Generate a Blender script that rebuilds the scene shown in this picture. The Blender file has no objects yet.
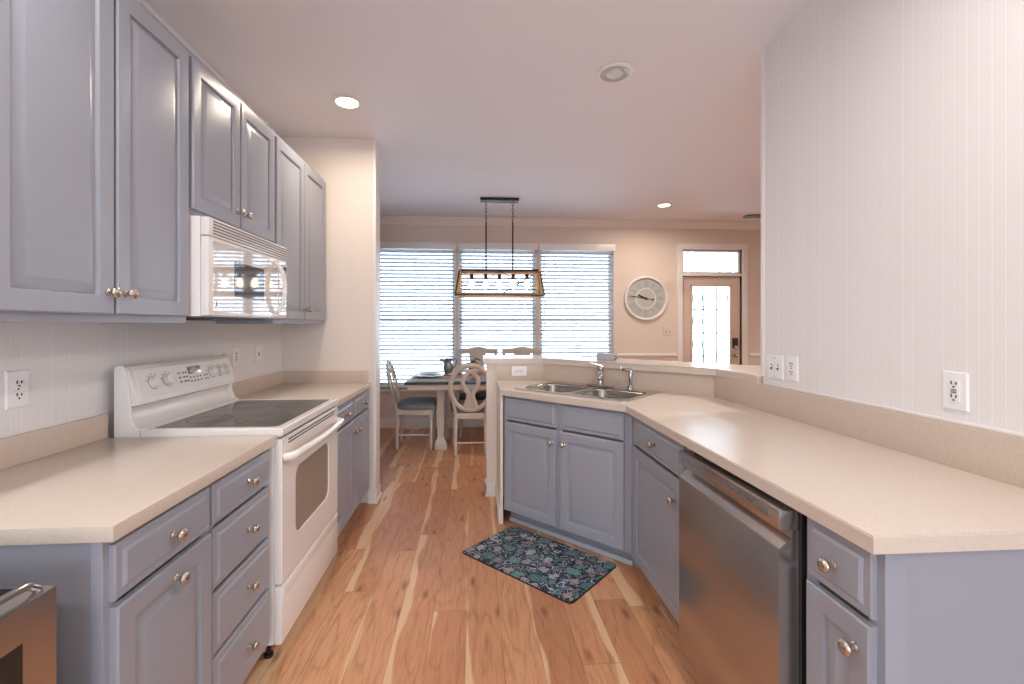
import bpy, bmesh, math, random
from mathutils import Matrix, Vector
PI = math.pi
SC = bpy.context.scene
COL = SC.collection
random.seed(7)

# ------------------------------------------------------------------ camera
H = 1.35
cam_d = bpy.data.cameras.new('camera')
cam_d.sensor_width = 36.0
cam_d.lens = 455.0 * 36.0 / 1024.0
cam_d.shift_x = (512.0 - 505.0) / 1024.0
cam_d.shift_y = (325.0 - 342.0) / 1024.0
cam_d.clip_start = 0.05
cam = bpy.data.objects.new('camera', cam_d)
COL.objects.link(cam)
cam.location = (0, 0, H)
cam.rotation_euler = (PI / 2, 0, -math.atan(31.0 / 455.0))
SC.camera = cam

# ------------------------------------------------------------------ world, light, exposure
SC.view_settings.view_transform = 'Standard'
SC.view_settings.look = 'None'
SC.view_settings.gamma = 1.0
SC.view_settings.use_curve_mapping = False
SC.view_settings.exposure = 0.27
SC.cycles.use_denoising = True
SC.cycles.max_bounces = 10
SC.cycles.diffuse_bounces = 6
SC.cycles.sample_clamp_indirect = 8.0
world = bpy.data.worlds.new('overcast_sky')
SC.world = world
world.use_nodes = True
bgn = world.node_tree.nodes['Background']
bgn.inputs['Color'].default_value = (0.78, 0.89, 1.0, 1)
bgn.inputs['Strength'].default_value = 5.6

WARM = (1.0, 0.84, 0.68)
def lamp(name, loc, power, size, color=WARM, rot=(0, 0, 0), spread=170):
    d = bpy.data.lights.new(name, 'AREA')
    d.shape = 'DISK'
    d.size = size
    d.energy = power
    d.color = color
    d.spread = math.radians(spread)
    o = bpy.data.objects.new(name, d)
    COL.objects.link(o)
    o.location = loc
    o.rotation_euler = rot
    return o
def portal(name, loc, w, h, rot):
    d = bpy.data.lights.new(name, 'AREA')
    d.shape = 'RECTANGLE'
    d.size = w
    d.size_y = h
    d.cycles.is_portal = True
    o = bpy.data.objects.new(name, d)
    COL.objects.link(o)
    o.location = loc
    o.rotation_euler = rot

ZC = 2.765           # ceiling
YB = 6.05            # window wall
XL, XR = -1.434, 1.483
lamp('downlight_or_fill_lamp', (-0.80, 2.94, ZC - 0.012), 7, 0.13)
lamp('downlight_or_fill_lamp', (2.23, 5.21, ZC - 0.012), 12, 0.13)
for x, y, p in ((-0.80, 0.75, 11), (0.787, 0.75, 11), (-0.8, -1.3, 11), (0.787, -1.3, 11), (2.6, 2.6, 25), (3.4, 3.6, 20)):  # unseen fill lamps added to brighten kitchen and family room, no fixtures
    lamp('downlight_or_fill_lamp', (x, y, ZC - 0.012), p, 0.15, (1.0, 0.95, 0.91))
portal('window_portal', (0.3, YB + 0.02, 1.45), 3.3, 1.95, (-PI / 2, 0, 0))
portal('door_portal', (3.27, YB + 0.02, 1.3), 0.9, 2.3, (-PI / 2, 0, 0))
portal('rear_portal', (0, -2.42, 1.15), 2.0, 2.1, (PI / 2, 0, 0))

# ------------------------------------------------------------------ materials
def mat(name, col, rough=0.5, metal=0.0, spec=0.5, coat=0.0, emit=None, estr=0.0):
    m = bpy.data.materials.new(name)
    m.use_nodes = True
    b = m.node_tree.nodes['Principled BSDF']
    b.inputs['Base Color'].default_value = (*col, 1)
    b.inputs['Roughness'].default_value = rough
    b.inputs['Metallic'].default_value = metal
    b.inputs['Specular IOR Level'].default_value = spec
    b.inputs['Coat Weight'].default_value = coat
    if emit:
        b.inputs['Emission Color'].default_value = (*emit, 1)
        b.inputs['Emission Strength'].default_value = estr
    return m
class NT:
    def __init__(s, m):
        s.t = m.node_tree
        s.b = s.t.nodes['Principled BSDF']
    def n(s, typ, **kw):
        nd = s.t.nodes.new(typ)
        for k, v in kw.items():
            setattr(nd, k, v)
        return nd
    def l(s, a, b):
        s.t.links.new(a, b)
    def math(s, op, a, b=None, c=None):
        nd = s.n('ShaderNodeMath', operation=op)
        for i, v in enumerate((a, b, c)):
            if v is None:
                continue
            if isinstance(v, (int, float)):
                nd.inputs[i].default_value = v
            else:
                s.l(v, nd.inputs[i])
        return nd.outputs[0]
    def mix(s, f, a, b, blend='MIX'):
        nd = s.n('ShaderNodeMix', data_type='RGBA', blend_type=blend)
        for sock, v in ((nd.inputs[0], f), (nd.inputs[6], a), (nd.inputs[7], b)):
            if isinstance(v, (int, float)):
                sock.default_value = v
            elif isinstance(v, tuple):
                sock.default_value = (*v, 1) if len(v) == 3 else v
            else:
                s.l(v, sock)
        return nd.outputs[2]
    def ramp(s, f, stops, interp='LINEAR'):
        nd = s.n('ShaderNodeValToRGB')
        nd.color_ramp.interpolation = interp
        els = nd.color_ramp.elements
        while len(els) < len(stops):
            els.new(0.5)
        for e, (p, c) in zip(els, stops):
            e.position = p
            e.color = (*c, 1) if len(c) == 3 else c
        s.l(f, nd.inputs[0])
        return nd.outputs[0]
    def coords(s, which='Object'):
        return s.n('ShaderNodeTexCoord').outputs[which]
    def mapping(s, v, scale=(1, 1, 1), rot=(0, 0, 0), loc=(0, 0, 0)):
        nd = s.n('ShaderNodeMapping')
        nd.inputs['Scale'].default_value = scale
        nd.inputs['Rotation'].default_value = rot
        nd.inputs['Location'].default_value = loc
        s.l(v, nd.inputs['Vector'])
        return nd.outputs[0]
    def noise(s, v, scale, detail=2, rough=0.5, dist=0.0):
        nd = s.n('ShaderNodeTexNoise')
        nd.inputs['Scale'].default_value = scale
        nd.inputs['Detail'].default_value = detail
        nd.inputs['Roughness'].default_value = rough
        nd.inputs['Distortion'].default_value = dist
        s.l(v, nd.inputs['Vector'])
        return nd.outputs['Fac']
    def bump(s, h, strength=0.2, dist=0.01):
        nd = s.n('ShaderNodeBump')
        nd.inputs['Strength'].default_value = strength
        nd.inputs['Distance'].default_value = dist
        s.l(h, nd.inputs['Height'])
        s.l(nd.outputs[0], s.b.inputs['Normal'])

def speckled(name, col, amp=0.08, scale=260, rough=0.3, spec=0.5):
    m = mat(name, col, rough, spec=spec)
    t = NT(m)
    v = t.coords()
    f = t.noise(v, scale, 3, 0.7)
    big = t.noise(v, 3.0, 2)
    c = t.ramp(f, [(0.3, tuple(x * (1 - amp) for x in col)), (0.7, tuple(min(1, x * (1 + amp)) for x in col))])
    c2 = t.mix(t.math('MULTIPLY', big, 0.12), c, tuple(x * 0.85 for x in col))
    t.l(c2, t.b.inputs['Base Color'])
    return m

def beadboard(name, col):
    # wallpaper with fine vertical pinstripes of uneven strength
    m = mat(name, col, 0.55)
    t = NT(m)
    v = t.coords()
    sp = t.n('ShaderNodeSeparateXYZ')
    t.l(v, sp.inputs[0])
    q = t.math('MULTIPLY', sp.outputs[1], 1 / 0.034)
    fr = t.math('FRACT', q)
    cell = t.math('FLOOR', q)
    wn = t.n('ShaderNodeTexWhiteNoise', noise_dimensions='1D')
    t.l(cell, wn.inputs['W'])
    d = t.math('ABSOLUTE', t.math('SUBTRACT', fr, 0.5))
    groove = t.math('LESS_THAN', d, 0.07)
    g2 = t.math('MULTIPLY', groove, t.math('ADD', 0.35, t.math('MULTIPLY', wn.outputs['Value'], 0.65)))
    edge = t.math('MULTIPLY', t.math('LESS_THAN', t.math('ABSOLUTE', t.math('SUBTRACT', d, 0.12)), 0.05), 0.4)
    f = t.noise(t.mapping(v, (1, 30, 0.6)), 1.0, 2)
    base = t.mix(t.math('MULTIPLY', f, 0.25), col, tuple(x * 0.93 for x in col))
    c = t.mix(g2, base, tuple(min(1, x * 1.09) for x in col))
    c = t.mix(edge, c, tuple(x * 0.93 for x in col))
    t.l(c, t.b.inputs['Base Color'])
    t.bump(g2, 0.25, 0.002)
    return m

def plaster(name, col, rough=0.7):
    m = mat(name, col, rough, spec=0.3)
    t = NT(m)
    v = t.coords()
    t.bump(t.noise(v, 180, 3), 0.04, 0.002)
    f = t.noise(v, 1.3, 2)
    t.l(t.mix(t.math('MULTIPLY', f, 0.1), col, tuple(x * 0.94 for x in col)), t.b.inputs['Base Color'])
    return m

def painted(name, col, rough=0.35):
    m = mat(name, col, rough)
    t = NT(m)
    v = t.coords()
    t.bump(t.noise(v, 60, 3), 0.03, 0.002)
    f = t.noise(v, 5, 3)
    t.l(t.mix(t.math('MULTIPLY', f, 0.18), col, tuple(x * 0.9 for x in col)), t.b.inputs['Base Color'])
    return m

def brushed(name, col, rough=0.28, scale=(1, 260, 1), amt=0.12):
    m = mat(name, col, rough, 1.0)
    t = NT(m)
    v = t.mapping(t.coords(), scale)
    f = t.noise(v, 4.0, 3)
    r = t.math('ADD', rough - amt / 2, t.math('MULTIPLY', f, amt))
    t.l(r, t.b.inputs['Roughness'])
    return m

def wood_floor():
    m = mat('hickory_plank_floor', (0.5, 0.26, 0.12), 0.33)
    t = NT(m)
    v = t.coords()
    sp = t.n('ShaderNodeSeparateXYZ')
    t.l(v, sp.inputs[0])
    X, Y = sp.outputs[0], sp.outputs[1]
    PW, PL = 0.155, 1.6
    qx = t.math('MULTIPLY', t.math('ADD', X, 20.03), 1 / PW)
    row = t.math('FLOOR', qx)
    fx = t.math('FRACT', qx)
    w1 = t.n('ShaderNodeTexWhiteNoise', noise_dimensions='1D')
    t.l(row, w1.inputs['W'])
    qy = t.math('ADD', t.math('MULTIPLY', t.math('ADD', Y, 20.0), 1 / PL), t.math('MULTIPLY', w1.outputs['Value'], 7.0))
    colid = t.math('FLOOR', qy)
    fy = t.math('FRACT', qy)
    cb = t.n('ShaderNodeCombineXYZ')
    t.l(row, cb.inputs[0]); t.l(colid, cb.inputs[1])
    w2 = t.n('ShaderNodeTexWhiteNoise', noise_dimensions='3D')
    t.l(cb.outputs[0], w2.inputs['Vector'])
    rnd = w2.outputs['Value']
    wsp = t.n('ShaderNodeSeparateColor')
    t.l(w2.outputs['Color'], wsp.inputs[0])
    r2, r3 = wsp.outputs[1], wsp.outputs[2]
    # per plank shifted coordinates
    sh = t.n('ShaderNodeCombineXYZ')
    t.l(t.math('ADD', X, t.math('MULTIPLY', rnd, 9.0)), sh.inputs[0])
    t.l(t.math('ADD', Y, t.math('MULTIPLY', r2, 13.0)), sh.inputs[1])
    pv = sh.outputs[0]
    # cathedral grain: distorted rings
    warp = t.noise(t.mapping(pv, (5, 0.9, 1)), 1.0, 2)
    ring = t.math('FRACT', t.math('MULTIPLY', warp, 11.0))
    ringl = t.math('MULTIPLY', t.math('ABSOLUTE', t.math('SUBTRACT', ring, 0.5)), 2.0)
    fine = t.noise(t.mapping(pv, (110, 7, 1)), 1.0, 3, 0.65)
    blotch = t.noise(t.mapping(pv, (6, 1.2, 1)), 1.0, 2)
    base = t.ramp(rnd, [(0.0, (0.46, 0.205, 0.10)), (0.3, (0.56, 0.26, 0.13)), (0.7, (0.61, 0.295, 0.15)), (1.0, (0.66, 0.35, 0.19))])
    dark = t.mix(0.6, base, (0.20, 0.075, 0.030))
    gr = t.math('ADD', t.math('MULTIPLY', t.math('POWER', ringl, 4.0), 0.55), t.math('MULTIPLY', t.math('SUBTRACT', fine, 0.46), 2.2))
    gr.node.use_clamp = True
    c = t.mix(gr, base, dark)
    c = t.mix(t.math('MULTIPLY', t.math('GREATER_THAN', blotch, 0.56), 0.12), c, (0.62, 0.34, 0.18))
    # pale sapwood streaks along one side of some planks, wavy edge
    wav = t.noise(t.mapping(pv, (3.0, 1.6, 1)), 1.0, 2)
    lim = t.math('ADD', t.math('MULTIPLY', t.math('SUBTRACT', r3, 0.12), 0.5), t.math('MULTIPLY', t.math('SUBTRACT', wav, 0.5), 0.9))
    side = t.math('GREATER_THAN', r2, 0.5)
    fxs = t.math('ADD', t.math('MULTIPLY', side, t.math('SUBTRACT', 1.0, fx)), t.math('MULTIPLY', t.math('SUBTRACT', 1.0, side), fx))
    sap = t.math('MULTIPLY', t.math('SUBTRACT', lim, fxs), 14.0)
    sap.node.use_clamp = True
    sapc = t.mix(t.math('MULTIPLY', fine, 0.5), (0.80, 0.56, 0.335), (0.62, 0.38, 0.20))
    c = t.mix(t.math('MULTIPLY', sap, 0.85), c, sapc)
    # knots
    vo = t.n('ShaderNodeTexVoronoi', voronoi_dimensions='2D')
    vo.inputs['Scale'].default_value = 1.0
    t.l(t.mapping(pv, (5.0, 1.6, 1)), vo.inputs['Vector'])
    kn = t.math('SUBTRACT', 1.0, t.math('MULTIPLY', vo.outputs['Distance'], 10.0))
    kn.node.use_clamp = True
    c = t.mix(t.math('MULTIPLY', kn, 0.75), c, (0.10, 0.038, 0.018))
    # seams
    ex = t.math('LESS_THAN', t.math('MINIMUM', fx, t.math('SUBTRACT', 1.0, fx)), 0.012)
    ey = t.math('LESS_THAN', t.math('MINIMUM', fy, t.math('SUBTRACT', 1.0, fy)), 0.0014)
    seam = t.math('MAXIMUM', ex, ey)
    c = t.mix(t.math('MULTIPLY', seam, 0.35), c, (0.12, 0.05, 0.025))
    t.l(c, t.b.inputs['Base Color'])
    t.l(t.math('ADD', 0.27, t.math('MULTIPLY', fine, 0.16)), t.b.inputs['Roughness'])
    t.bump(t.math('SUBTRACT', t.math('MULTIPLY', fine, 0.3), seam), 0.12, 0.002)
    return m

def rug_mat():
    m = mat('navy_sealife_rug', (0.02, 0.03, 0.06), 0.85)
    t = NT(m)
    v = t.coords()
    NAVY, TEAL, AQUA, SAND, BLUE, ROSE = (0.010, 0.014, 0.030), (0.08, 0.17, 0.19), (0.15, 0.28, 0.27), (0.43, 0.43, 0.45), (0.045, 0.09, 0.19), (0.26, 0.22, 0.25)
    # wriggling pale strands = contour lines of a distorted noise
    n1 = t.noise(t.mapping(v, (1, 1, 0)), 9.0, 1.0, 0.5, 1.2)
    fr = t.math('FRACT', t.math('MULTIPLY', n1, 9.0))
    ln = t.math('LESS_THAN', t.math('ABSOLUTE', t.math('SUBTRACT', fr, 0.5)), 0.13)
    n2 = t.noise(t.mapping(v, (1, 1, 0), loc=(3, 7, 0)), 24.0, 1.0, 0.5, 2.0)
    ln2 = t.math('LESS_THAN', t.math('ABSOLUTE', t.math('SUBTRACT', t.math('FRACT', t.math('MULTIPLY', n2, 5.0)), 0.5)), 0.10)
    bl = t.math('GREATER_THAN', t.noise(v, 20, 1), 0.55)
    c = t.mix(bl, NAVY, BLUE)
    c = t.mix(t.math('MULTIPLY', ln2, 0.8), c, TEAL)
    c = t.mix(t.math('MULTIPLY', ln, 0.9), c, SAND)
    def blobs(scale, rad, colA, colB, c, loc, sx=1.0):
        vo = t.n('ShaderNodeTexVoronoi', voronoi_dimensions='2D')
        vo.inputs['Scale'].default_value = scale
        vo.inputs['Randomness'].default_value = 0.75
        t.l(t.mapping(v, (1, sx, 0), loc=loc), vo.inputs['Vector'])
        wob = t.math('ADD', vo.outputs['Distance'], t.math('MULTIPLY', t.math('SUBTRACT', n2, 0.5), 0.5))
        ring = t.math('LESS_THAN', wob, rad + 0.07)
        inn = t.math('LESS_THAN', wob, rad)
        sepc = t.n('ShaderNodeSeparateColor')
        t.l(vo.outputs['Color'], sepc.inputs[0])
        keep = t.math('GREATER_THAN', sepc.outputs[0], 0.12)
        cc = t.mix(sepc.outputs[1], colA, colB)
        spot = t.math('MULTIPLY', t.math('GREATER_THAN', t.noise(v, 95, 1), 0.60), 0.6)
        cc = t.mix(spot, cc, NAVY)
        c = t.mix(t.math('MULTIPLY', ring, keep), c, NAVY)
        return t.mix(t.math('MULTIPLY', inn, keep), c, cc)
    c = blobs(6.5, 0.31, TEAL, AQUA, c, (0.3, 0.1, 0), 1.35)
    c = blobs(9.0, 0.22, SAND, ROSE, c, (1.3, 2.1, 0), 0.8)
    t.l(c, t.b.inputs['Base Color'])
    t.bump(t.noise(v, 500, 2), 0.2, 0.001)
    return m

def glass_mat(name='window_glass', tint=(0.96, 0.98, 1.0)):
    m = bpy.data.materials.new(name)
    m.use_nodes = True
    t = m.node_tree
    t.nodes.remove(t.nodes['Principled BSDF'])
    out = [n for n in t.nodes if n.type == 'OUTPUT_MATERIAL'][0]
    tr = t.nodes.new('ShaderNodeBsdfTransparent')
    tr.inputs[0].default_value = (*tint, 1)
    gl = t.nodes.new('ShaderNodeBsdfGlossy')
    gl.inputs['Roughness'].default_value = 0.02
    fr = t.nodes.new('ShaderNodeFresnel')
    fr.inputs[0].default_value = 1.45
    mx = t.nodes.new('ShaderNodeMixShader')
    t.links.new(fr.outputs[0], mx.inputs[0])
    t.links.new(tr.outputs[0], mx.inputs[1])
    t.links.new(gl.outputs[0], mx.inputs[2])
    t.links.new(mx.outputs[0], out.inputs[0])
    return m

def translucent(name, col, f=0.5):
    m = bpy.data.materials.new(name)
    m.use_nodes = True
    t = m.node_tree
    b = t.nodes['Principled BSDF']
    b.inputs['Base Color'].default_value = (*col, 1)
    b.inputs['Roughness'].default_value = 0.5
    out = [n for n in t.nodes if n.type == 'OUTPUT_MATERIAL'][0]
    tr = t.nodes.new('ShaderNodeBsdfTranslucent')
    tr.inputs[0].default_value = (*col, 1)
    mx = t.nodes.new('ShaderNodeMixShader')
    mx.inputs[0].default_value = f
    t.links.new(b.outputs[0], mx.inputs[1])
    t.links.new(tr.outputs[0], mx.inputs[2])
    t.links.new(mx.outputs[0], out.inputs[0])
    return m

CAB = painted('blue_grey_cabinet_paint', (0.325, 0.345, 0.40), 0.30)
SHOE = painted('pale_grey_paint', (0.50, 0.53, 0.60), 0.4)
CABIN = mat('cabinet_interior', (0.25, 0.24, 0.25), 0.6)
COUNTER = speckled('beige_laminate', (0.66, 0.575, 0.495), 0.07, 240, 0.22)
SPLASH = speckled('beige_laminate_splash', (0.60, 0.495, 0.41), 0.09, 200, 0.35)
WALL = plaster('cream_wall_paint', (0.73, 0.64, 0.575))
WALLW = plaster('pale_wall_paint', (0.80, 0.72, 0.65))
BEAD = beadboard('beadboard_wallpaper', (0.80, 0.775, 0.765))
CEIL = plaster('ceiling_paint', (0.80, 0.765, 0.765))
TRIMW = painted('white_trim_paint', (0.82, 0.80, 0.78), 0.35)
FLOOR = wood_floor()
APPL = mat('white_enamel', (0.83, 0.80, 0.77), 0.18, coat=0.3)
APPLM = mat('white_plastic', (0.80, 0.77, 0.74), 0.35)
BLACKGL = mat('black_ceramic_glass', (0.055, 0.05, 0.048), 0.12)
TANGL = mat('oven_window_glass', (0.30, 0.25, 0.21), 0.12)
MWGL = mat('microwave_window_film', (0.66, 0.62, 0.58), 0.045, spec=1.0, coat=1.0)
SMOKED = mat('smoked_door_glass', (0.03, 0.022, 0.018), 0.1)
MWDK = mat('microwave_dark_glass', (0.10, 0.11, 0.13), 0.05, spec=1.0, coat=0.6)
STEEL = brushed('stainless_steel', (0.56, 0.53, 0.51), 0.24, (1, 0.3, 90), 0.04)
STEELH = brushed('stainless_sink', (0.62, 0.59, 0.56), 0.22, (60, 1, 1), 0.04)
STEELB = mat('sink_bowl_steel', (0.40, 0.38, 0.36), 0.24, 1.0)
CHROME = mat('chrome', (0.50, 0.50, 0.51), 0.12, 1.0)
NICKEL = mat('satin_nickel', (0.56, 0.50, 0.44), 0.24, 1.0)
BLACK = mat('black_plastic', (0.012, 0.012, 0.014), 0.4)
BLACKM = mat('matt_black', (0.012, 0.012, 0.014), 0.75, spec=0.2)
DARKGREY = mat('dark_grey_plastic', (0.07, 0.07, 0.075), 0.5)
DKMETAL = mat('dark_bronze_metal', (0.045, 0.04, 0.04), 0.45, 0.6)
SLOT = mat('outlet_slot', (0.05, 0.045, 0.045), 0.5)
BEIGEP = mat('outlet_beige', (0.70, 0.62, 0.56), 0.4)
PLATE = mat('outlet_white', (0.86, 0.85, 0.86), 0.3)
MARK = mat('printed_grey_marks', (0.16, 0.15, 0.15), 0.5)
GLASS = glass_mat()
SLATM = translucent('white_blind_slat', (0.72, 0.77, 0.82), 0.3)
CHAIRW = painted('antique_white_wood', (0.62, 0.54, 0.47), 0.45)
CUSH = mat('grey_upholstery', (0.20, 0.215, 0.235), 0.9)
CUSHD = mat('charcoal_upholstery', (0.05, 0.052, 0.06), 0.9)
TABLETOP = painted('dark_walnut_top', (0.055, 0.05, 0.052), 0.3)
TEAL = mat('pale_teal_cloth', (0.40, 0.50, 0.50), 0.9)
ROSE = mat('dusty_rose_cloth', (0.52, 0.30, 0.27), 0.9)
CHINA = mat('white_china', (0.62, 0.64, 0.64), 0.2)
PEWTER = mat('grey_pewter', (0.24, 0.24, 0.26), 0.35, 0.5)
LEAF = mat('dark_leaf', (0.05, 0.06, 0.06), 0.6)
GREYBOX = mat('grey_card', (0.42, 0.44, 0.47), 0.6)
def oak():
    m = mat('honey_wood', (0.55, 0.30, 0.10), 0.45)
    t = NT(m)
    f = t.noise(t.mapping(t.coords(), (4, 60, 60)), 1.0, 3)
    t.l(t.ramp(f, [(0.3, (0.62, 0.36, 0.13)), (0.7, (0.36, 0.19, 0.07))]), t.b.inputs['Base Color'])
    return m
HONEY = oak()
BULB = mat('glowing_bulb', (1, 0.9, 0.7), 0.3, emit=(1.0, 0.78, 0.48), estr=8.0)
LENS = mat('glowing_lens', (1, 0.95, 0.85), 0.3, emit=(1.0, 0.88, 0.70), estr=6.0)
LENSOFF = mat('unlit_lens', (0.55, 0.50, 0.43), 0.25)
CLOCKF = mat('clock_grey_face', (0.46, 0.48, 0.47), 0.7)
CLOCKN = mat('clock_grey_numeral', (0.33, 0.34, 0.34), 0.7)
DOORP = painted('beige_door_paint', (0.68, 0.55, 0.48), 0.4)
LEAD = mat('lead_came', (0.30, 0.33, 0.36), 0.4, 0.7)
SNOW_BOUNCE = mat('winter_lawn_bounce', (0.82, 0.86, 0.92), 0.9)  # made paler and bluer to bounce cool daylight up onto the ceiling
BARK = mat('grey_bark', (0.48, 0.49, 0.50), 0.9)
RUG = rug_mat()
RUGB = mat('rug_black_backing', (0.015, 0.015, 0.018), 0.7)
FANM = mat('dark_fan_wood', (0.06, 0.05, 0.05), 0.45)

# ------------------------------------------------------------------ mesh helpers
def Tr(x=0, y=0, z=0):
    return Matrix.Translation((x, y, z))
def Rz(a):
    return Matrix.Rotation(a, 4, 'Z')
def Rx(a):
    return Matrix.Rotation(a, 4, 'X')
def Ry(a):
    return Matrix.Rotation(a, 4, 'Y')

class MB:
    def __init__(s):
        s.bm = bmesh.new()
    def _fin(s, verts, M):
        if M is not None:
            bmesh.ops.transform(s.bm, matrix=M, verts=verts)
    def box(s, x0, x1, y0, y1, z0, z1, bev=0.0, M=None, seg=2):
        vs = [s.bm.verts.new((x, y, z)) for x in (x0, x1) for y in (y0, y1) for z in (z0, z1)]
        fs = []
        for idx in ((0, 1, 3, 2), (4, 6, 7, 5), (0, 4, 5, 1), (2, 3, 7, 6), (0, 2, 6, 4), (1, 5, 7, 3)):
            fs.append(s.bm.faces.new([vs[i] for i in idx]))
        s._fin(vs, M)
        if bev > 0:
            es = list({e for f in fs for e in f.edges})
            bmesh.ops.bevel(s.bm, geom=es, offset=bev, segments=seg, affect='EDGES', profile=0.6, clamp_overlap=True)
        return s
    def prism(s, poly, z0, z1, bev=0.0, M=None, seg=2):
        lo = [s.bm.verts.new((x, y, z0)) for x, y in poly]
        hi = [s.bm.verts.new((x, y, z1)) for x, y in poly]
        n = len(poly)
        fs = [s.bm.faces.new(lo[::-1]), s.bm.faces.new(hi)]
        for i in range(n):
            fs.append(s.bm.faces.new((lo[i], lo[(i + 1) % n], hi[(i + 1) % n], hi[i])))
        s._fin(lo + hi, M)
        if bev > 0:
            es = list(set(fs[1].edges) | set(fs[0].edges))
            bmesh.ops.bevel(s.bm, geom=es, offset=bev, segments=seg, affect='EDGES', profile=0.6)
        return s
    def prism_hole(s, outer, holes, z0, z1):
        rings = []
        for ring in [outer] + holes:
            lo = [s.bm.verts.new((x, y, z0)) for x, y in ring]
            hi = [s.bm.verts.new((x, y, z1)) for x, y in ring]
            n = len(ring)
            for i in range(n):
                s.bm.faces.new((lo[i], lo[(i + 1) % n], hi[(i + 1) % n], hi[i]))
            rings.append((lo, hi))
        for k in (0, 1):
            es = []
            for r in rings:
                vs = r[k]
                for i in range(len(vs)):
                    es.append(s.bm.edges.get((vs[i], vs[(i + 1) % len(vs)])))
            bmesh.ops.triangle_fill(s.bm, use_beauty=True, use_dissolve=True, edges=es)
        bmesh.ops.recalc_face_normals(s.bm, faces=s.bm.faces)
        return s
    def lathe(s, prof, M=None, seg=20, cap=True):
        rings = []
        allv = []
        for r, h in prof:
            ring = [s.bm.verts.new((r * math.cos(2 * PI * i / seg), r * math.sin(2 * PI * i / seg), h)) for i in range(seg)]
            rings.append(ring)
            allv += ring
        for a, b in zip(rings[:-1], rings[1:]):
            for i in range(seg):
                s.bm.faces.new((a[i], a[(i + 1) % seg], b[(i + 1) % seg], b[i]))
        if cap:
            s.bm.faces.new(rings[0][::-1])
            s.bm.faces.new(rings[-1])
        s._fin(allv, M)
        return s
    def tube(s, path, r, seg=10, closed=False, ell=1.0, up=None, M=None):
        """swept tube; ell squashes the section along the second frame axis; up fixes that axis"""
        P = [Vector(p) for p in path]
        n = len(P)
        R = r if isinstance(r, (list, tuple)) else [r] * n
        rings = []
        allv = []
        prev = None
        for i in range(n):
            if closed:
                d = P[(i + 1) % n] - P[i - 1]
            else:
                d = P[min(i + 1, n - 1)] - P[max(i - 1, 0)]
            d.normalize()
            if up is not None:
                b = Vector(up)
                a = d.cross(b)
                if a.length < 1e-5:
                    a = Vector((1, 0, 0))
                a.normalize()
                b = a.cross(d).normalized()
            else:
                if prev is None:
                    ref = Vector((0, 0, 1)) if abs(d.z) < 0.9 else Vector((1, 0, 0))
                    a = d.cross(ref).normalized()
                else:
                    a = (prev - d * prev.dot(d)).normalized()
                b = a.cross(d).normalized()
                prev = a
            ring = []
            for k in range(seg):
                t = 2 * PI * k / seg
                ring.append(s.bm.verts.new(P[i] + a * (R[i] * math.cos(t)) + b * (R[i] * ell * math.sin(t))))
            rings.append(ring)
            allv += ring
        m = n if closed else n - 1
        for i in range(m):
            A, B = rings[i], rings[(i + 1) % n]
            for k in range(seg):
                s.bm.faces.new((A[k], A[(k + 1) % seg], B[(k + 1) % seg], B[k]))
        if not closed:
            s.bm.faces.new(rings[0][::-1])
            s.bm.faces.new(rings[-1])
        s._fin(allv, M)
        return s
    def rings(s, w, h, levels, M=None):
        """rectangular panel: levels = (inset, y); starts with a back face, ends filled"""
        R = []
        allv = []
        for ins, y in levels:
            x0, x1, z0, z1 = ins, w - ins, ins, h - ins
            ring = [s.bm.verts.new(c) for c in ((x0, y, z0), (x1, y, z0), (x1, y, z1), (x0, y, z1))]
            R.append(ring)
            allv += ring
        s.bm.faces.new(R[0][::-1])
        for a, b in zip(R[:-1], R[1:]):
            for i in range(4):
                s.bm.faces.new((a[i], a[(i + 1) % 4], b[(i + 1) % 4], b[i]))
        s.bm.faces.new(R[-1])
        s._fin(allv, M)
        return s
    def mesh(s, name, m, sharp=38):
        bmesh.ops.recalc_face_normals(s.bm, faces=s.bm.faces)
        lim = math.radians(sharp)
        for f in s.bm.faces:
            f.smooth = True
        for e in s.bm.edges:
            if len(e.link_faces) == 2:
                e.smooth = e.calc_face_angle(0) < lim
        me = bpy.data.meshes.new(name)
        s.bm.to_mesh(me)
        s.bm.free()
        me.materials.append(m)
        return me
    def build(s, name, m, parent=None, loc=(0, 0, 0), rot=(0, 0, 0), label=None):
        return link(name, s.mesh(name, m), parent, loc, rot, label)

def link(name, me, parent=None, loc=(0, 0, 0), rot=(0, 0, 0), label=None):
    o = bpy.data.objects.new(name, me)
    COL.objects.link(o)
    if parent:
        o.parent = parent
    o.location = loc
    o.rotation_euler = rot
    if label:
        o['label'] = label
    return o
def tag(o, label, cat, group=None, kind=None):
    o['label'] = label
    o['category'] = cat
    if group:
        o['group'] = group
    if kind:
        o['kind'] = kind
    return o
def thing(name, label, cat, loc=(0, 0, 0), rz=0.0, group=None):
    o = bpy.data.objects.new(name, None)
    o.empty_display_size = 0.1
    COL.objects.link(o)
    o.location = loc
    o.rotation_euler = (0, 0, rz)
    return tag(o, label, cat, group)
def struct(name, mb, m, parent=None, label=None, cat=None):
    o = mb.build(name, m, parent)
    if not parent:
        o['kind'] = 'structure'
        if label:
            o['label'] = label
            o['category'] = cat or name.split('_')[0]
    return o
def dup(root, loc, rz, label, group=None):
    r = root.copy()
    COL.objects.link(r)
    r.location = loc
    r.rotation_euler = (0, 0, rz)
    r['label'] = label
    if group:
        r['group'] = group
    for ch in list(root.children):
        c = ch.copy()
        COL.objects.link(c)
        c.parent = r
        for g in list(ch.children):
            d = g.copy()
            COL.objects.link(d)
            d.parent = c
    return r
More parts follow.
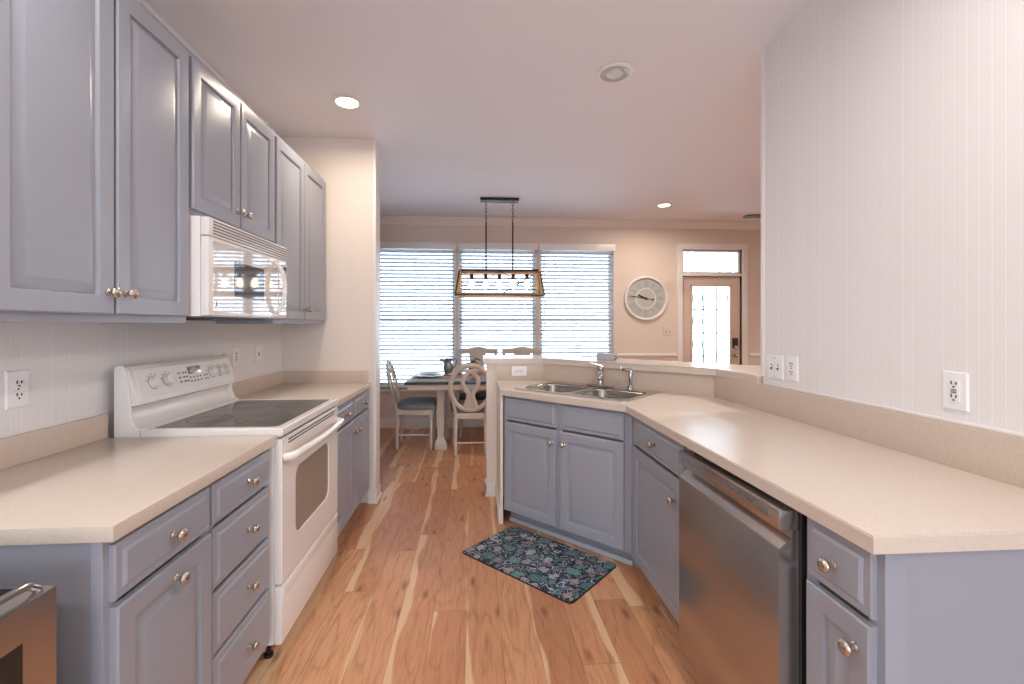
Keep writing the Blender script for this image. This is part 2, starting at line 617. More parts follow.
def smooth_path(pts, n=8, closed=False):
    P = [Vector(p) for p in pts]
    out = []
    m = len(P)
    rng = m if closed else m - 1
    for i in range(rng):
        if closed:
            p0, p1, p2, p3 = P[i - 1], P[i], P[(i + 1) % m], P[(i + 2) % m]
        else:
            p0, p1, p2, p3 = P[max(i - 1, 0)], P[i], P[i + 1], P[min(i + 2, m - 1)]
        for k in range(n):
            t = k / n
            out.append(0.5 * ((2 * p1) + (-p0 + p2) * t + (2 * p0 - 5 * p1 + 4 * p2 - p3) * t * t + (-p0 + 3 * p1 - 3 * p2 + p3) * t ** 3))
    if not closed:
        out.append(P[-1])
    return out

# ------------------------------------------------------------------ room shell
XW, XE, YF = -2.6, 4.6, -2.4       # dining west wall, family room east wall, wall behind camera
YS = 3.52                          # face of the short return wall
struct('floor', MB().box(XW - 0.2, XE + 0.2, YF - 0.2, YB + 0.15, -0.1, 0.0), FLOOR, label='hickory plank floor with pale sapwood streaks', cat='floor')
struct('ceiling', MB().box(XW - 0.2, XE + 0.2, YF - 0.2, YB + 0.15, ZC, ZC + 0.1), CEIL, label='plain pale ceiling with recessed lights', cat='ceiling')
struct('wall_left', MB().box(XL - 0.15, XL, YF, YS, 0, ZC), BEAD, label='left kitchen wall with pinstripe paper above the counter', cat='wall')
w = MB().box(XL - 0.15, -0.75, YS, YS + 0.13, 0, ZC, 0.003)
struct('wall_return', w, WALLW, label='short cream wall at the end of the left counter', cat='wall')
struct('wall_west', MB().box(XW - 0.15, XW, YS, YB, 0, ZC).box(XW, XL - 0.15, YS, YS + 0.13, 0, ZC), WALL, label='dining room wall out of sight on the left', cat='wall')
struct('wall_east', MB().box(XE, XE + 0.15, YF, YB, 0, ZC), WALL, label='far right wall of the family room', cat='wall')
struct('wall_right', MB().box(XR, XR + 0.115, YF, 2.245, 0, ZC), BEAD, label='tall right wall with white pinstripe paper', cat='wall')
# corner bead of the right wall end and the cap strip above the laminate splash
struct('trim_1', MB().box(XR - 0.006, XR + 0.121, 2.232, 2.256, 1.0875, ZC, 0.003), TRIMW, label='white corner trim at the end of the right wall', cat='trim')
struct('trim_2', MB().box(XR - 0.014, XR, 0.885, 2.22, 1.049, 1.058, 0.003), TRIMW, label='thin white strip above the right backsplash', cat='trim')
struct('trim_3', MB().box(-0.765, -0.742, YS - 0.012, YS + 0.142, 0.1, ZC, 0.003), TRIMW, label='white corner trim of the short return wall', cat='trim')
mb = MB()
mb.prism([(-0.738, YS - 0.02), (-0.738, YS + 0.15), (-0.75, YS + 0.15), (-0.75, YS), (-0.80, YS), (-0.80, YS - 0.02)], 0, 0.09, 0.004)
mb.prism([(-0.728, YS - 0.03), (-0.728, YS + 0.16), (-0.75, YS + 0.16), (-0.75, YS), (-0.80, YS), (-0.80, YS - 0.03)], 0, 0.022, 0.004)
struct('baseboard_return', mb, TRIMW, label='white baseboard around the short return wall end', cat='baseboard')

def wall_with_holes(name, x0, x1, y0, y1, holes, m, label):
    """holes: (x0, x1, z0, z1) sorted by x, several per column allowed"""
    mb = MB()
    cols = {}
    for h in holes:
        cols.setdefault((h[0], h[1]), []).append((h[2], h[3]))
    cx = x0
    for (a, b), zs in sorted(cols.items()):
        mb.box(cx, a, y0, y1, 0, ZC)
        z = 0
        for (c, d) in sorted(zs):
            if c > z:
                mb.box(a, b, y0, y1, z, c)
            z = d
        mb.box(a, b, y0, y1, z, ZC)
        cx = b
    mb.box(cx, x1, y0, y1, 0, ZC)
    return struct(name, mb, m, label=label, cat='wall')
WIN = [(-1.285, -0.245), (-0.205, 0.835), (0.875, 1.885)]
WZ0, WZ1 = 0.51, 2.39
holes = [(a, b, WZ0, WZ1) for a, b in WIN] + [(2.845, 3.69, 0.0, 2.02), (2.845, 3.69, 2.06, 2.385)]
wall_with_holes('wall_window', XW, XE, YB, YB + 0.14, holes, WALL, 'far beige wall with three windows and a door')
wall_with_holes('wall_rear', XW - 0.15, XE, YF - 0.14, YF, [(-0.95, 0.95, 0.06, 2.2)], WALL, 'wall behind the camera')

# crown moulding, chair rail, baseboards of the far wall
cr = [(0, 0), (0, -0.095), (-0.012, -0.095), (-0.022, -0.07), (-0.05, -0.035), (-0.066, -0.022), (-0.066, 0)]
mb = MB()
M = Matrix(((0, 0, 1, XW), (1, 0, 0, YB), (0, 1, 0, ZC), (0, 0, 0, 1)))
mb.prism(cr, 0, XE - XW, M=M)
struct('trim_4', mb, TRIMW, label='crown moulding along the far wall', cat='trim')
struct('trim_5', MB().box(1.93, 2.765, YB - 0.025, YB, 0.925, 0.965, 0.006), TRIMW, label='white chair rail left of the far door', cat='trim')
struct('trim_6', MB().box(3.785, XE, YB - 0.025, YB, 0.925, 0.965, 0.006), TRIMW, label='white chair rail right of the far door', cat='trim')
struct('baseboard_window', MB().box(XW, 2.765, YB - 0.018, YB, 0, 0.12, 0.004), TRIMW, label='white baseboard under the dining windows', cat='baseboard')

# windows: frame, two sashes each with a pane
for i, (a, b) in enumerate(WIN):
    fr = MB()
    for (x0, x1, z0, z1) in ((a, a + 0.016, WZ0, WZ1), (b - 0.016, b, WZ0, WZ1), (a, b, WZ0, WZ0 + 0.04), (a, b, WZ1 - 0.04, WZ1)):
        fr.box(x0, x1, YB + 0.05, YB + 0.12, z0, z1, 0.003)
    wf = fr.build('window_%d' % (i + 1), TRIMW)
    tag(wf, ['left dining window behind blinds', 'middle dining window behind the lantern chandelier', 'right dining window beside the wall clock'][i], 'window', kind='structure')
    zm = 1.42
    for z0, z1, yo in ((WZ0 + 0.04, zm + 0.02, 0.066), (zm - 0.02, WZ1 - 0.04, 0.092)):
        s_ = MB()
        for (x0, x1, c, d) in ((a + 0.016, a + 0.045, z0, z1), (b - 0.045, b - 0.016, z0, z1), (a + 0.045, b - 0.045, z0, z0 + 0.04), (a + 0.045, b - 0.045, z1 - 0.04, z1)):
            s_.box(x0, x1, YB + yo, YB + yo + 0.022, c, d)
        so = s_.build('sash', TRIMW, wf)
        MB().box(a + 0.045, b - 0.045, YB + yo + 0.009, YB + yo + 0.012, z0 + 0.04, z1 - 0.04).build('pane', GLASS, so)
    MB().box(a - 0.015, b + 0.015, YB - 0.03, YB + 0.05, WZ0 - 0.03, WZ0, 0.005).build('window_sill', TRIMW, wf)

# venetian blinds
BL = ['white slatted blind in the left dining window', 'white slatted blind in the middle window behind the chandelier', 'white slatted blind in the right window nearest the clock']
for i, (a, b) in enumerate(WIN):
    t = thing('venetian_blind', BL[i], 'blind', ((a + b) / 2, YB, WZ1), 0, 'window blinds in the dining area')
    hw = (b - a) / 2
    MB().box(-hw - 0.012, hw + 0.012, -0.055, -0.03, -0.045, 0.045, 0.004).build('valance', TRIMW, t)
    MB().box(-hw + 0.01, hw - 0.01, -0.03, 0.035, -0.045, -0.004, 0.003).build('headrail', TRIMW, t)
    sl = MB()
    z = -0.075
    zb = WZ0 - WZ1 + 0.03
    tilt = math.radians(-27)
    while z > zb + 0.03:
        M = Tr(0, 0.004, z) @ Rx(tilt)
        n = 4
        vs = []
        for k in range(n + 1):
            u = -0.025 + 0.05 * k / n
            zz = 0.003 * (1 - (u / 0.025) ** 2)
            for sx in (-1, 1):
                for dz in (0, 0.0028):
                    vs.append(sl.bm.verts.new(M @ Vector((sx * (hw - 0.012), u, zz + dz))))
        for k in range(n):
            o = 4 * k
            A = vs[o:o + 8]
            sl.bm.faces.new((A[1], A[3], A[7], A[5]))
            sl.bm.faces.new((A[0], A[4], A[6], A[2]))
        for o in (0, 4 * n):
            sl.bm.faces.new((vs[o], vs[o + 2], vs[o + 3], vs[o + 1]))
        z -= 0.0495
    sl.build('slats', SLATM, t)
    MB().box(-hw + 0.012, hw - 0.012, -0.022, 0.03, zb - 0.01, zb + 0.012, 0.003).build('bottom_rail', TRIMW, t)
    for x in (-hw * 0.6, 0.0, hw * 0.6):
        for yy in (-0.024, 0.031):
            MB().box(x - 0.0012, x + 0.0012, yy - 0.001, yy + 0.001, zb, -0.045).build('ladder_cord', TRIMW, t)
    w_ = MB().tube([(-hw + 0.06, -0.04, -0.05), (-hw + 0.062, -0.042, -1.0)], 0.004, 6)
    w_.lathe([(0.006, -1.06), (0.008, -1.04), (0.005, -1.0)], Tr(-hw + 0.062, -0.042, 0), 8)
    w_.build('tilt_wand', TRIMW, t)

# back door with leaded glass and transom
dr = MB()
for (x0, x1, z0, z1) in ((2.77, 2.845, 0, 2.43), (3.69, 3.775, 0, 2.43), (2.768, 3.777, 2.385, 2.462), (2.845, 3.69, 2.02, 2.06)):
    dr.box(x0, x1, YB - (0.024 if z0 > 2.3 else 0.02), YB + (0.064 if z0 > 2.3 else 0.06), z0, z1, 0.005)
door = dr.build('door_1', TRIMW)
tag(door, 'beige back door with leaded glass and a transom above', 'door', kind='structure')
lf = MB()
for (x0, x1, z0, z1) in ((2.849, 2.99, 0.01, 2.017), (3.545, 3.685, 0.01, 2.017), (2.99, 3.545, 0.01, 0.30), (2.99, 3.545, 1.89, 2.017)):
    lf.box(x0, x1, YB + 0.03, YB + 0.07, z0, z1)
leaf = lf.build('door_leaf', DOORP, door)
mb = MB()
for (x0, x1, z0, z1) in ((2.975, 3.0, 0.285, 1.905), (3.535, 3.56, 0.285, 1.905), (2.975, 3.56, 0.285, 0.31), (2.975, 3.56, 1.88, 1.905)):
    mb.box(x0, x1, YB + 0.018, YB + 0.032, z0, z1, 0.004)
mb.build('glazing_bead', DOORP, leaf)
MB().box(2.99, 3.545, YB + 0.048, YB + 0.052, 0.30, 1.89).build('pane', GLASS, leaf)
mb = MB()
for x in (3.165, 3.36):
    mb.box(x - 0.008, x + 0.008, YB + 0.042, YB + 0.058, 0.31, 1.88)
for z in (0.60, 0.92, 1.24, 1.56):
    mb.box(3.0, 3.535, YB + 0.042, YB + 0.058, z - 0.008, z + 0.008)
for cx in (3.085, 3.263, 3.45):            # curved cames
    for cz in (0.76, 1.08, 1.40, 1.72):
        mb.tube([(cx + 0.065 * math.cos(2 * PI * k / 16), YB + 0.05, cz + 0.12 * math.sin(2 * PI * k / 16)) for k in range(16)], 0.006, 5, True)
mb.build('leading', LEAD, leaf)
kp = MB().box(3.575, 3.645, YB + 0.008, YB + 0.03, 1.03, 1.17, 0.006).build('keypad_lock', BLACK, door, label='black keypad lock')
MB().lathe([(0.024, 0), (0.024, 0.012), (0.015, 0.02)], Tr(3.61, YB + 0.008, 1.045) @ Rx(PI / 2), 14).build('thumb_turn', NICKEL, kp)
MB().lathe([(0.034, 0), (0.034, 0.006), (0.014, 0.012), (0.012, 0.03), (0.027, 0.04), (0.03, 0.052), (0.022, 0.066), (0.004, 0.07)], Tr(3.612, YB + 0.03, 0.93) @ Rx(PI / 2), 18).build('door_knob', NICKEL, door, label='round satin nickel knob')
tb = MB()
for (x0, x1, z0, z1) in ((2.845, 2.875, 2.06, 2.385), (3.66, 3.69, 2.06, 2.385), (2.875, 3.66, 2.06, 2.085), (2.875, 3.66, 2.36, 2.385)):
    tb.box(x0, x1, YB + 0.03, YB + 0.08, z0, z1, 0.003)
tr_ = tb.build('transom', TRIMW, door)
MB().box(2.875, 3.66, YB + 0.052, YB + 0.056, 2.085, 2.36).build('pane', GLASS, tr_)
# unseen window added behind the camera as soft daylight fill
fr = MB()
for (x0, x1, z0, z1) in ((-0.95, -0.89, 0.12, 2.14), (0.89, 0.95, 0.12, 2.14), (-0.04, 0.04, 0.12, 2.14), (-0.95, 0.95, 0.06, 0.12), (-0.95, 0.95, 2.14, 2.2)):
    fr.box(x0, x1, YF - 0.10, YF - 0.04, z0, z1, 0.004)
rw = fr.build('window_4', TRIMW)
tag(rw, 'unseen window added behind the camera for daylight fill', 'window', kind='structure')
MB().box(-0.89, -0.04, YF - 0.072, YF - 0.068, 0.12, 2.14).build('pane', GLASS, rw)
MB().box(0.04, 0.89, YF - 0.072, YF - 0.068, 0.12, 2.14).build('pane', GLASS, rw)

# outdoors: pale ground, porch railing, bare trees
struct('ground', MB().box(-60, 60, -60, 60, -0.5, -0.4), SNOW_BOUNCE, label='winter lawn outside the windows, paled to bounce cool daylight in', cat='ground')
struct('porch', MB().box(1.6, 5.2, YB + 0.15, YB + 1.9, -0.4, -0.03), SNOW_BOUNCE, label='pale porch floor outside the back door', cat='porch')
rl = thing('porch_railing', 'white porch railing outside the back door', 'railing', (3.4, YB + 1.8, -0.03))
MB().box(-1.6, 1.6, -0.03, 0.03, 0.92, 0.97, 0.005).box(-1.6, 1.6, -0.02, 0.02, 0.1, 0.14).build('rail', TRIMW, rl)
bal = MB().box(-0.016, 0.016, -0.016, 0.016, 0.14, 0.92).mesh('baluster', TRIMW)
for k in range(27):
    link('baluster', bal, rl, (-1.5 + k * 0.115, 0, 0))
MB().box(-1.64, -1.56, -0.04, 0.04, 0, 1.05, 0.005).build('post', TRIMW, rl)
MB().box(1.56, 1.64, -0.04, 0.04, 0, 1.05, 0.005).build('post', TRIMW, rl)
def bare_tree(x, y, h, seed, label):
    rnd = random.Random(seed)
    mb = MB()
    def br(p, d, ln, r, lev):
        q = p + d * ln
        mid = (p + q) / 2 + Vector((rnd.uniform(-.05, .05), rnd.uniform(-.05, .05), 0)) * ln
        mb.tube([p, mid, q], [r, r * .85, r * .65], 5 if lev > 1 else 8)
        if lev >= 4:
            return
        for _ in range(3 if lev else 5):
            nd = (d * rnd.uniform(.5, .9) + Vector((rnd.uniform(-1, 1), rnd.uniform(-1, 1), rnd.uniform(-.1, .7))) * 0.75).normalized()
            br(p + d * ln * rnd.uniform(.5, 1.0), nd, ln * rnd.uniform(.5, .75), r * .45, lev + 1)
    br(Vector((0, 0, 0)), Vector((0, 0, 1)), h * .42, h * .011, 0)
    o = mb.build('bare_tree', BARK, None, (x, y, -0.4))
    tag(o, label, 'tree', 'bare trees outside')
bare_tree(7.2, 14.5, 8.5, 3, 'bare winter tree outside, seen through the left of the door glass')
bare_tree(9.6, 16.5, 9.5, 5, 'bare winter tree outside, seen through the right of the door glass')

# ------------------------------------------------------------------ cabinets
DOOR_LV = [(0, 0), (0, -0.015), (0.004, -0.019), (0.050, -0.019), (0.055, -0.0165), (0.058, -0.007), (0.064, -0.007), (0.088, -0.018), (0.092, -0.0185)]
DRAW_LV = [(0, 0), (0, -0.010), (0.003, -0.013), (0.020, -0.013), (0.027, -0.019), (0.030, -0.019)]
kp_prof = [(0.0105, 0), (0.0105, 0.003), (0.0065, 0.006), (0.006, 0.014), (0.009, 0.018), (0.0155, 0.022), (0.0168, 0.027), (0.0145, 0.032), (0.008, 0.0355), (0.001, 0.0365)]
KNOB = MB().lathe(kp_prof, Rx(PI / 2), 18).mesh('knob', NICKEL)
def front(kind, parent, x, z, wd, ht, knob=None):
    o = MB().rings(wd, ht, DOOR_LV if kind == 'door' else DRAW_LV).build(kind, CAB, parent, (x, 0, z))
    if knob:
        link('knob', KNOB, o, (knob[0], -0.019, knob[1]))
    return o
def base_body(t, W, D, toe=0.095, y0=0.0, left_panel=False, right_panel=False, toe_in=0.07, toemat=None, xl=0.0, xr=0.0):
    """hollow carcass, face frame front at local y=0; xl / xr are extra filler stiles"""
    f = 0.02
    x0, x1 = -xl, W + xr
    mb = MB()
    mb.box(x0, 0.035, 0, f, toe, 0.876)
    mb.box(W - 0.035, x1, 0, f, toe, 0.876)
    mb.box(0.035, W - 0.035, 0, f, toe, toe + 0.04)
    mb.box(0.035, W - 0.035, 0, f, 0.84, 0.876)
    mb.box(x0, x0 + 0.018, f, D, 0.0 if left_panel else toe, 0.876)
    mb.box(x1 - 0.018, x1, f, D, 0.0 if right_panel else toe, 0.876)
    mb.box(x0 + 0.018, x1 - 0.018, D - 0.012, D, toe, 0.876)
    mb.box(x0 + 0.018, x1 - 0.018, f, D - 0.012, toe, toe + 0.018)
    mb.build('body', CAB, t)
    MB().box(0.035, W - 0.035, 0.014, 0.02, toe + 0.04, 0.84).build('dust_panel', CABIN, t)
    MB().box(x0, x1, toe_in, toe_in + 0.018, 0.0, toe).build('toe_kick', CAB if toemat is None else toemat, t)

LB = 'grey blue base cabinets on the left'
FX = -0.808                      # face frame plane of the left run
# near left cabinet: one drawer over one door
t = thing('base_cabinet', 'grey blue base cabinet with one drawer over one door at the near left counter end', 'cabinet', (FX, 1.055, 0), PI / 2, LB)
W = 0.385
base_body(t, W, 0.60, left_panel=True)
front('drawer', t, 0.012, 0.735, W - 0.02, 0.127, ((W - 0.02) / 2, 0.064))
front('door', t, 0.012, 0.115, W - 0.02, 0.607, ((W - 0.02) / 2 + 0.01, 0.565))
MB().box(-0.006, 0.0, 0.0, 0.024, 0.0, 0.876, 0.001).build('side_stile', CAB, t)
# four drawer stack
t = thing('base_cabinet', 'grey blue stack of four drawers just left of the white range', 'cabinet', (FX, 1.44, 0), PI / 2, LB)
W = 0.42
base_body(t, W, 0.60)
for z0, h in ((0.735, 0.127), (0.537, 0.185), (0.337, 0.185), (0.118, 0.205)):
    front('drawer', t, 0.008, z0, W - 0.035, h, ((W - 0.035) * 0.53, h / 2 + 0.004))
# far left cabinet
t = thing('base_cabinet', 'grey blue two drawer and two door cabinet beyond the white range', 'cabinet', (FX, 2.632, 0), PI / 2, LB)
W = 0.885
base_body(t, W, 0.60)
hw = W / 2
for k in (0, 1):
    x = 0.012 + k * (hw - 0.004)
    ww = hw - 0.02
    front('drawer', t, x, 0.735, ww, 0.127, (ww / 2, 0.064))
    front('door', t, x, 0.115, ww, 0.607, (ww - 0.03 if k == 0 else 0.03, 0.535))

# right run (faces -X; local x runs towards the camera)
RB = 'grey blue base cabinets on the right'
FR = 0.865
t = thing('base_cabinet', 'narrow grey blue cabinet with one drawer and one door at the near right end', 'cabinet', (FR, 1.128, 0), -PI / 2, RB)
W = 0.22
base_body(t, W, 0.598, right_panel=True)
front('drawer', t, 0.018, 0.715, 0.188, 0.145, (0.094, 0.07))
front('door', t, 0.018, 0.105, 0.188, 0.595, (0.155, 0.53))
MB().box(W, W + 0.006, 0.0, 0.05, 0.0, 0.876, 0.001).build('side_stile', CAB, t)
t = thing('base_cabinet', 'grey blue drawer and door cabinet between the dishwasher and the sink corner', 'cabinet', (FR, 2.425, 0), -PI / 2, RB)
W = 0.685
base_body(t, W, 0.598)
front('drawer', t, 0.04, 0.715, 0.585, 0.145, (0.30, 0.072))
front('door', t, 0.04, 0.105, 0.585, 0.595, (0.52, 0.505))

# sink base at 45 degrees
S2 = math.sqrt(0.5)
def diag(s, d):
    return ((d + s) * S2, (d - s) * S2)
DF = 3.275 / math.sqrt(2) + 0.014     # face frame distance along the diagonal
SC_ = -1.588                          # sink centre along the run
W = 0.905
ox, oy = diag(SC_ - W / 2, DF)
t = thing('base_cabinet', 'grey blue angled sink cabinet with two false drawers above two doors', 'cabinet', (ox, oy, 0), -PI / 4, RB)
base_body(t, W, 0.52, toe=0.095, xr=0.028)
MB().box(0.0, W, 0.055, 0.07, 0.0, 0.03, 0.006).build('shoe_moulding', SHOE, t)
hw = W / 2
MB().box(hw - 0.025, hw + 0.025, -0.0, 0.02, 0.135, 0.84).build('centre_stile', CAB, t)
for k in (0, 1):
    x = 0.018 if k == 0 else hw + 0.016
    ww = hw - 0.034
    front('drawer', t, x, 0.715, ww, 0.145)
    front('door', t, x, 0.105, ww, 0.595, (ww - 0.03 if k == 0 else 0.03, 0.52))

# wall cabinets
UB = 'grey blue wall cabinets'
FU = -1.124
def wall_cab(y0, W, z0, z1, label, mid=None, dz0=0.026, dtop=0.028):
    t = thing('wall_cabinet', label, 'cabinet', (FU, y0, z0), PI / 2, UB)
    h = z1 - z0
    D = FU - XL - 0.004
    mb = MB()
    mb.box(0, W, 0.018, D, 0.012, h, 0.0)
    mb.box(0, W, 0, 0.018, 0, h, 0.0015)
    mb.box(0, 0.016, 0.018, D, 0, 0.012)
    mb.box(W - 0.016, W, 0.018, D, 0, 0.012)
    mb.build('body', CAB, t)
    m_ = W / 2 if mid is None else mid
    for k in (0, 1):
        x0 = 0.012 if k == 0 else m_ + 0.006
        x1 = m_ - 0.006 if k == 0 else W - 0.012
        ww = x1 - x0
        front('door', t, x0, dz0, ww, h - dz0 - dtop, (ww - 0.028 if k == 0 else 0.028, 0.066))
    return t
wall_cab(1.10, 0.762, 1.357, 2.44, 'tall grey blue wall cabinet nearest the camera, left of the microwave', 0.388)
wall_cab(1.864, 0.762, 1.785, 2.44, 'short grey blue wall cabinet directly above the microwave')
wall_cab(2.628, 0.872, 1.357, 2.44, 'tall grey blue wall cabinet between the microwave and return wall')

# ------------------------------------------------------------------ worktops
CT0, CT1 = 0.8775, 0.914
CE = -0.781
def worktop(name, label, poly, splash, group='beige laminate worktops', holes=None):
    mb = MB()
    if holes:
        mb.prism_hole(poly, holes, CT0, CT1)
        es = [e for e in mb.bm.edges if len(e.link_faces) == 2 and e.calc_face_angle(0) > 1.0 and all(abs(v.co.z - CT1) < 1e-5 for v in e.verts)]
        bmesh.ops.bevel(mb.bm, geom=es, offset=0.003, segments=2, affect='EDGES')
    else:
        mb.prism(poly, CT0, CT1, 0.003)
    o = mb.build(name, COUNTER)
    tag(o, label, 'countertop', group)
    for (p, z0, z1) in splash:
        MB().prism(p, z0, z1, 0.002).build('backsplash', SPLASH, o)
    return o
worktop('countertop', 'near left beige worktop between the camera and the range',
        [(CE, 1.043), (CE, 1.862), (XL + 0.001, 1.862), (XL + 0.001, 1.043)],
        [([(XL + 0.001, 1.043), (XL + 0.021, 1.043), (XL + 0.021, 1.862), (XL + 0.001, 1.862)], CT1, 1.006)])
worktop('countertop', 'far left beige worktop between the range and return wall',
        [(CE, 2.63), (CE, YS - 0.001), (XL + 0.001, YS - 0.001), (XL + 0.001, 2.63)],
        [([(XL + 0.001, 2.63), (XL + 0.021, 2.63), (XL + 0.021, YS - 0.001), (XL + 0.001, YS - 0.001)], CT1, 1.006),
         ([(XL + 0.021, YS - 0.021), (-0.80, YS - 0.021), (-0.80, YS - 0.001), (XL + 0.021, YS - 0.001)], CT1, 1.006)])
# peninsula worktop with the sink cut-out
PY = 3.60                # face of the half wall
PD = 4.155               # x + y of the diagonal half wall face
SINK_D0 = 3.365 * S2     # front rim of the sink
def sl(x, y):            # local sink coordinates to the floor plan
    return diag(SC_ + x, SINK_D0 + y)
hole = [sl(-0.405, 0.02), (sl(0.405, 0.02)), sl(0.405, 0.495), sl(-0.405, 0.495)]
pen = [(0.82, 0.8825), (XR - 0.001, 0.8825), (XR - 0.001, PD - XR + 0.001), (PD - PY, PY - 0.001), (0.175, PY - 0.001), (0.175, 3.068), (0.82, 2.42)]
worktop('countertop', 'long right beige worktop that turns at the sink and wraps the corner', pen,
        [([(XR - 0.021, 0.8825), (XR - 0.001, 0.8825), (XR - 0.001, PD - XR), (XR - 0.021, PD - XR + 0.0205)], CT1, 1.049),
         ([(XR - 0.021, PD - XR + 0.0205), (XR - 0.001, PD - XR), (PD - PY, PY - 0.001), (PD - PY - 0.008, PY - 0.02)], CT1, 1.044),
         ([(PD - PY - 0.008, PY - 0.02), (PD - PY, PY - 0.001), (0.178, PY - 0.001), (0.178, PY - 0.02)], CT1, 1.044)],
        holes=[hole])

# half wall carrying the breakfast bar, with a short wing beside the sink cabinet
hwp = [(0.10, PY), (PD - PY, PY), (XR, PD - XR), (XR, 2.264), (XR + 0.115, 2.264), (XR + 0.115, PD - XR + 0.05), (PD - PY + 0.05, PY + 0.12), (0.10, PY + 0.12)]
mb = MB().prism(hwp, 0, 1.043)
mb.box(0.178, 0.197, 3.085, PY, 0, CT0)
struct('wall_peninsula', mb, WALLW, label='half wall that carries the breakfast bar', cat='wall')
mb = MB().box(0.088, 0.19, PY - 0.014, PY, 0, 0.10, 0.003).box(0.088, 0.10, PY - 0.014, PY + 0.132, 0, 0.10, 0.003)
mb.box(0.167, 0.178, 3.07, PY - 0.014, 0, 0.10, 0.003).box(0.088, 0.19, PY - 0.022, PY - 0.014, 0, 0.02, 0.002)
struct('baseboard_peninsula', mb, TRIMW, label='white baseboard at the foot of the half wall', cat='baseboard')
B0, B1 = 1.044, 1.086
o = 0.022
q = o * math.tan(math.radians(22.5))
bar = [(0.075, PY - o), (PD - PY - q, PY - o), (XR - o, PD - XR - q), (XR - o, 2.264), (XR + 0.36, 2.264), (XR + 0.36, PD - XR + 0.16), (PD - PY + 0.16, PY + 0.36), (0.075, PY + 0.36)]
ob = MB().prism(bar, B0, B1, 0.004).build('bar_top', COUNTER)
tag(ob, 'raised beige breakfast bar top behind the sink', 'countertop')

# ------------------------------------------------------------------ sink, faucet, sprayer
def rrect(x0, x1, y0, y1, r, n=5):
    pts = []
    for cx, cy, a0 in ((x1 - r, y0 + r, -PI / 2), (x1 - r, y1 - r, 0), (x0 + r, y1 - r, PI / 2), (x0 + r, y0 + r, PI)):
        for k in range(n + 1):
            a = a0 + PI / 2 * k / n
            pts.append((cx + r * math.cos(a), cy + r * math.sin(a)))
    return pts
cx, cy = diag(SC_, SINK_D0)
t = thing('kitchen_sink', 'stainless steel double bowl sink set in the angled worktop', 'sink', (cx, cy, CT1), -PI / 4)
mb = MB()
bowls = [(-0.385, -0.018, 0.045, 0.405), (0.018, 0.385, 0.045, 0.405)]
mb.prism_hole(rrect(-0.42, 0.42, 0.0, 0.515, 0.03), [rrect(*b, 0.06) for b in bowls], 0.0005, 0.006)
mb.build('rim', STEELH, t)
for b in bowls:
    mb = MB()
    prev = None
    ring_list = [(0.0, 0.004, 0.06), (0.004, -0.01, 0.06), (0.012, -0.155, 0.055), (0.035, -0.178, 0.05)]
    for ins, z, r in ring_list:
        ring = [mb.bm.verts.new((x, y, z)) for x, y in rrect(b[0] + ins, b[1] - ins, b[2] + ins, b[3] - ins, r)]
        if prev:
            for i in range(len(ring)):
                mb.bm.faces.new((prev[i], ring[i], ring[(i + 1) % len(ring)], prev[(i + 1) % len(ring)]))
        prev = ring
    mb.bm.faces.new(prev)
    bo = mb.build('bowl', STEELB, t)
    sm = bo.modifiers.new('thickness', 'SOLIDIFY')
    sm.thickness = 0.001
    MB().lathe([(0.045, -0.1775), (0.045, -0.174), (0.03, -0.176), (0.012, -0.1755)], Tr((b[0] + b[1]) / 2, 0.24, 0), 20).build('drain', CHROME, bo)
t = thing('faucet', 'chrome single lever faucet behind the double sink', 'faucet', (*sl(0.0, 0.455), CT1 + 0.006), -PI / 4)
mb = MB().box(-0.10, 0.10, -0.026, 0.026, 0, 0.012, 0.006)
mb.build('base_plate', CHROME, t)
MB().lathe([(0.028, 0.012), (0.025, 0.02), (0.022, 0.04), (0.021, 0.11), (0.024, 0.125), (0.022, 0.14), (0.012, 0.15)], None, 20).build('column', CHROME, t)
MB().tube(smooth_path([(0.005, -0.01, 0.075), (0.03, -0.052, 0.10), (0.064, -0.113, 0.105), (0.09, -0.16, 0.092), (0.098, -0.174, 0.07)], 5), [0.016] * 15 + [0.0145] * 6, 12).build('spout', CHROME, t)
MB().tube([(0.0, 0, 0.145), (-0.025, -0.025, 0.156), (-0.07, -0.07, 0.178)], [0.010, 0.008, 0.0085], 10, ell=0.7).build('lever', CHROME, t)
t = thing('side_sprayer', 'small chrome sprayer with angled head right of the faucet', 'sprayer', (*sl(0.225, 0.455), CT1 + 0.006), -PI / 4)
MB().lathe([(0.024, 0), (0.022, 0.012), (0.015, 0.02), (0.014, 0.03)], None, 16).build('base', CHROME, t)
MB().tube([(0, 0, 0.03), (0, 0, 0.07), (0.002, 0, 0.12), (0.0, 0, 0.128)], [0.011, 0.012, 0.016, 0.012], 12).build('handle', CHROME, t)
MB().tube([(0.006, 0.004, 0.122), (-0.02, -0.02, 0.132), (-0.045, -0.045, 0.145)], [0.013, 0.012, 0.014], 12).build('spray_head', CHROME, t)

# ------------------------------------------------------------------ range
t = thing('range', 'white freestanding electric range with black glass cooktop', 'stove', (-0.765, 1.867, 0), PI / 2)
W = 0.758
D = 0.63
MB().box(0, W, 0.03, D, 0.075, 0.90, 0.004).box(0.03, W - 0.03, 0.08, D, 0.03, 0.075).build('body', APPL, t)
for x in (0.05, W - 0.05):
    for y in (0.07, D - 0.06):
        MB().lathe([(0.018, 0), (0.018, 0.012), (0.008, 0.014), (0.008, 0.075)], Tr(x, y, 0), 12).build('foot', BLACK, t)
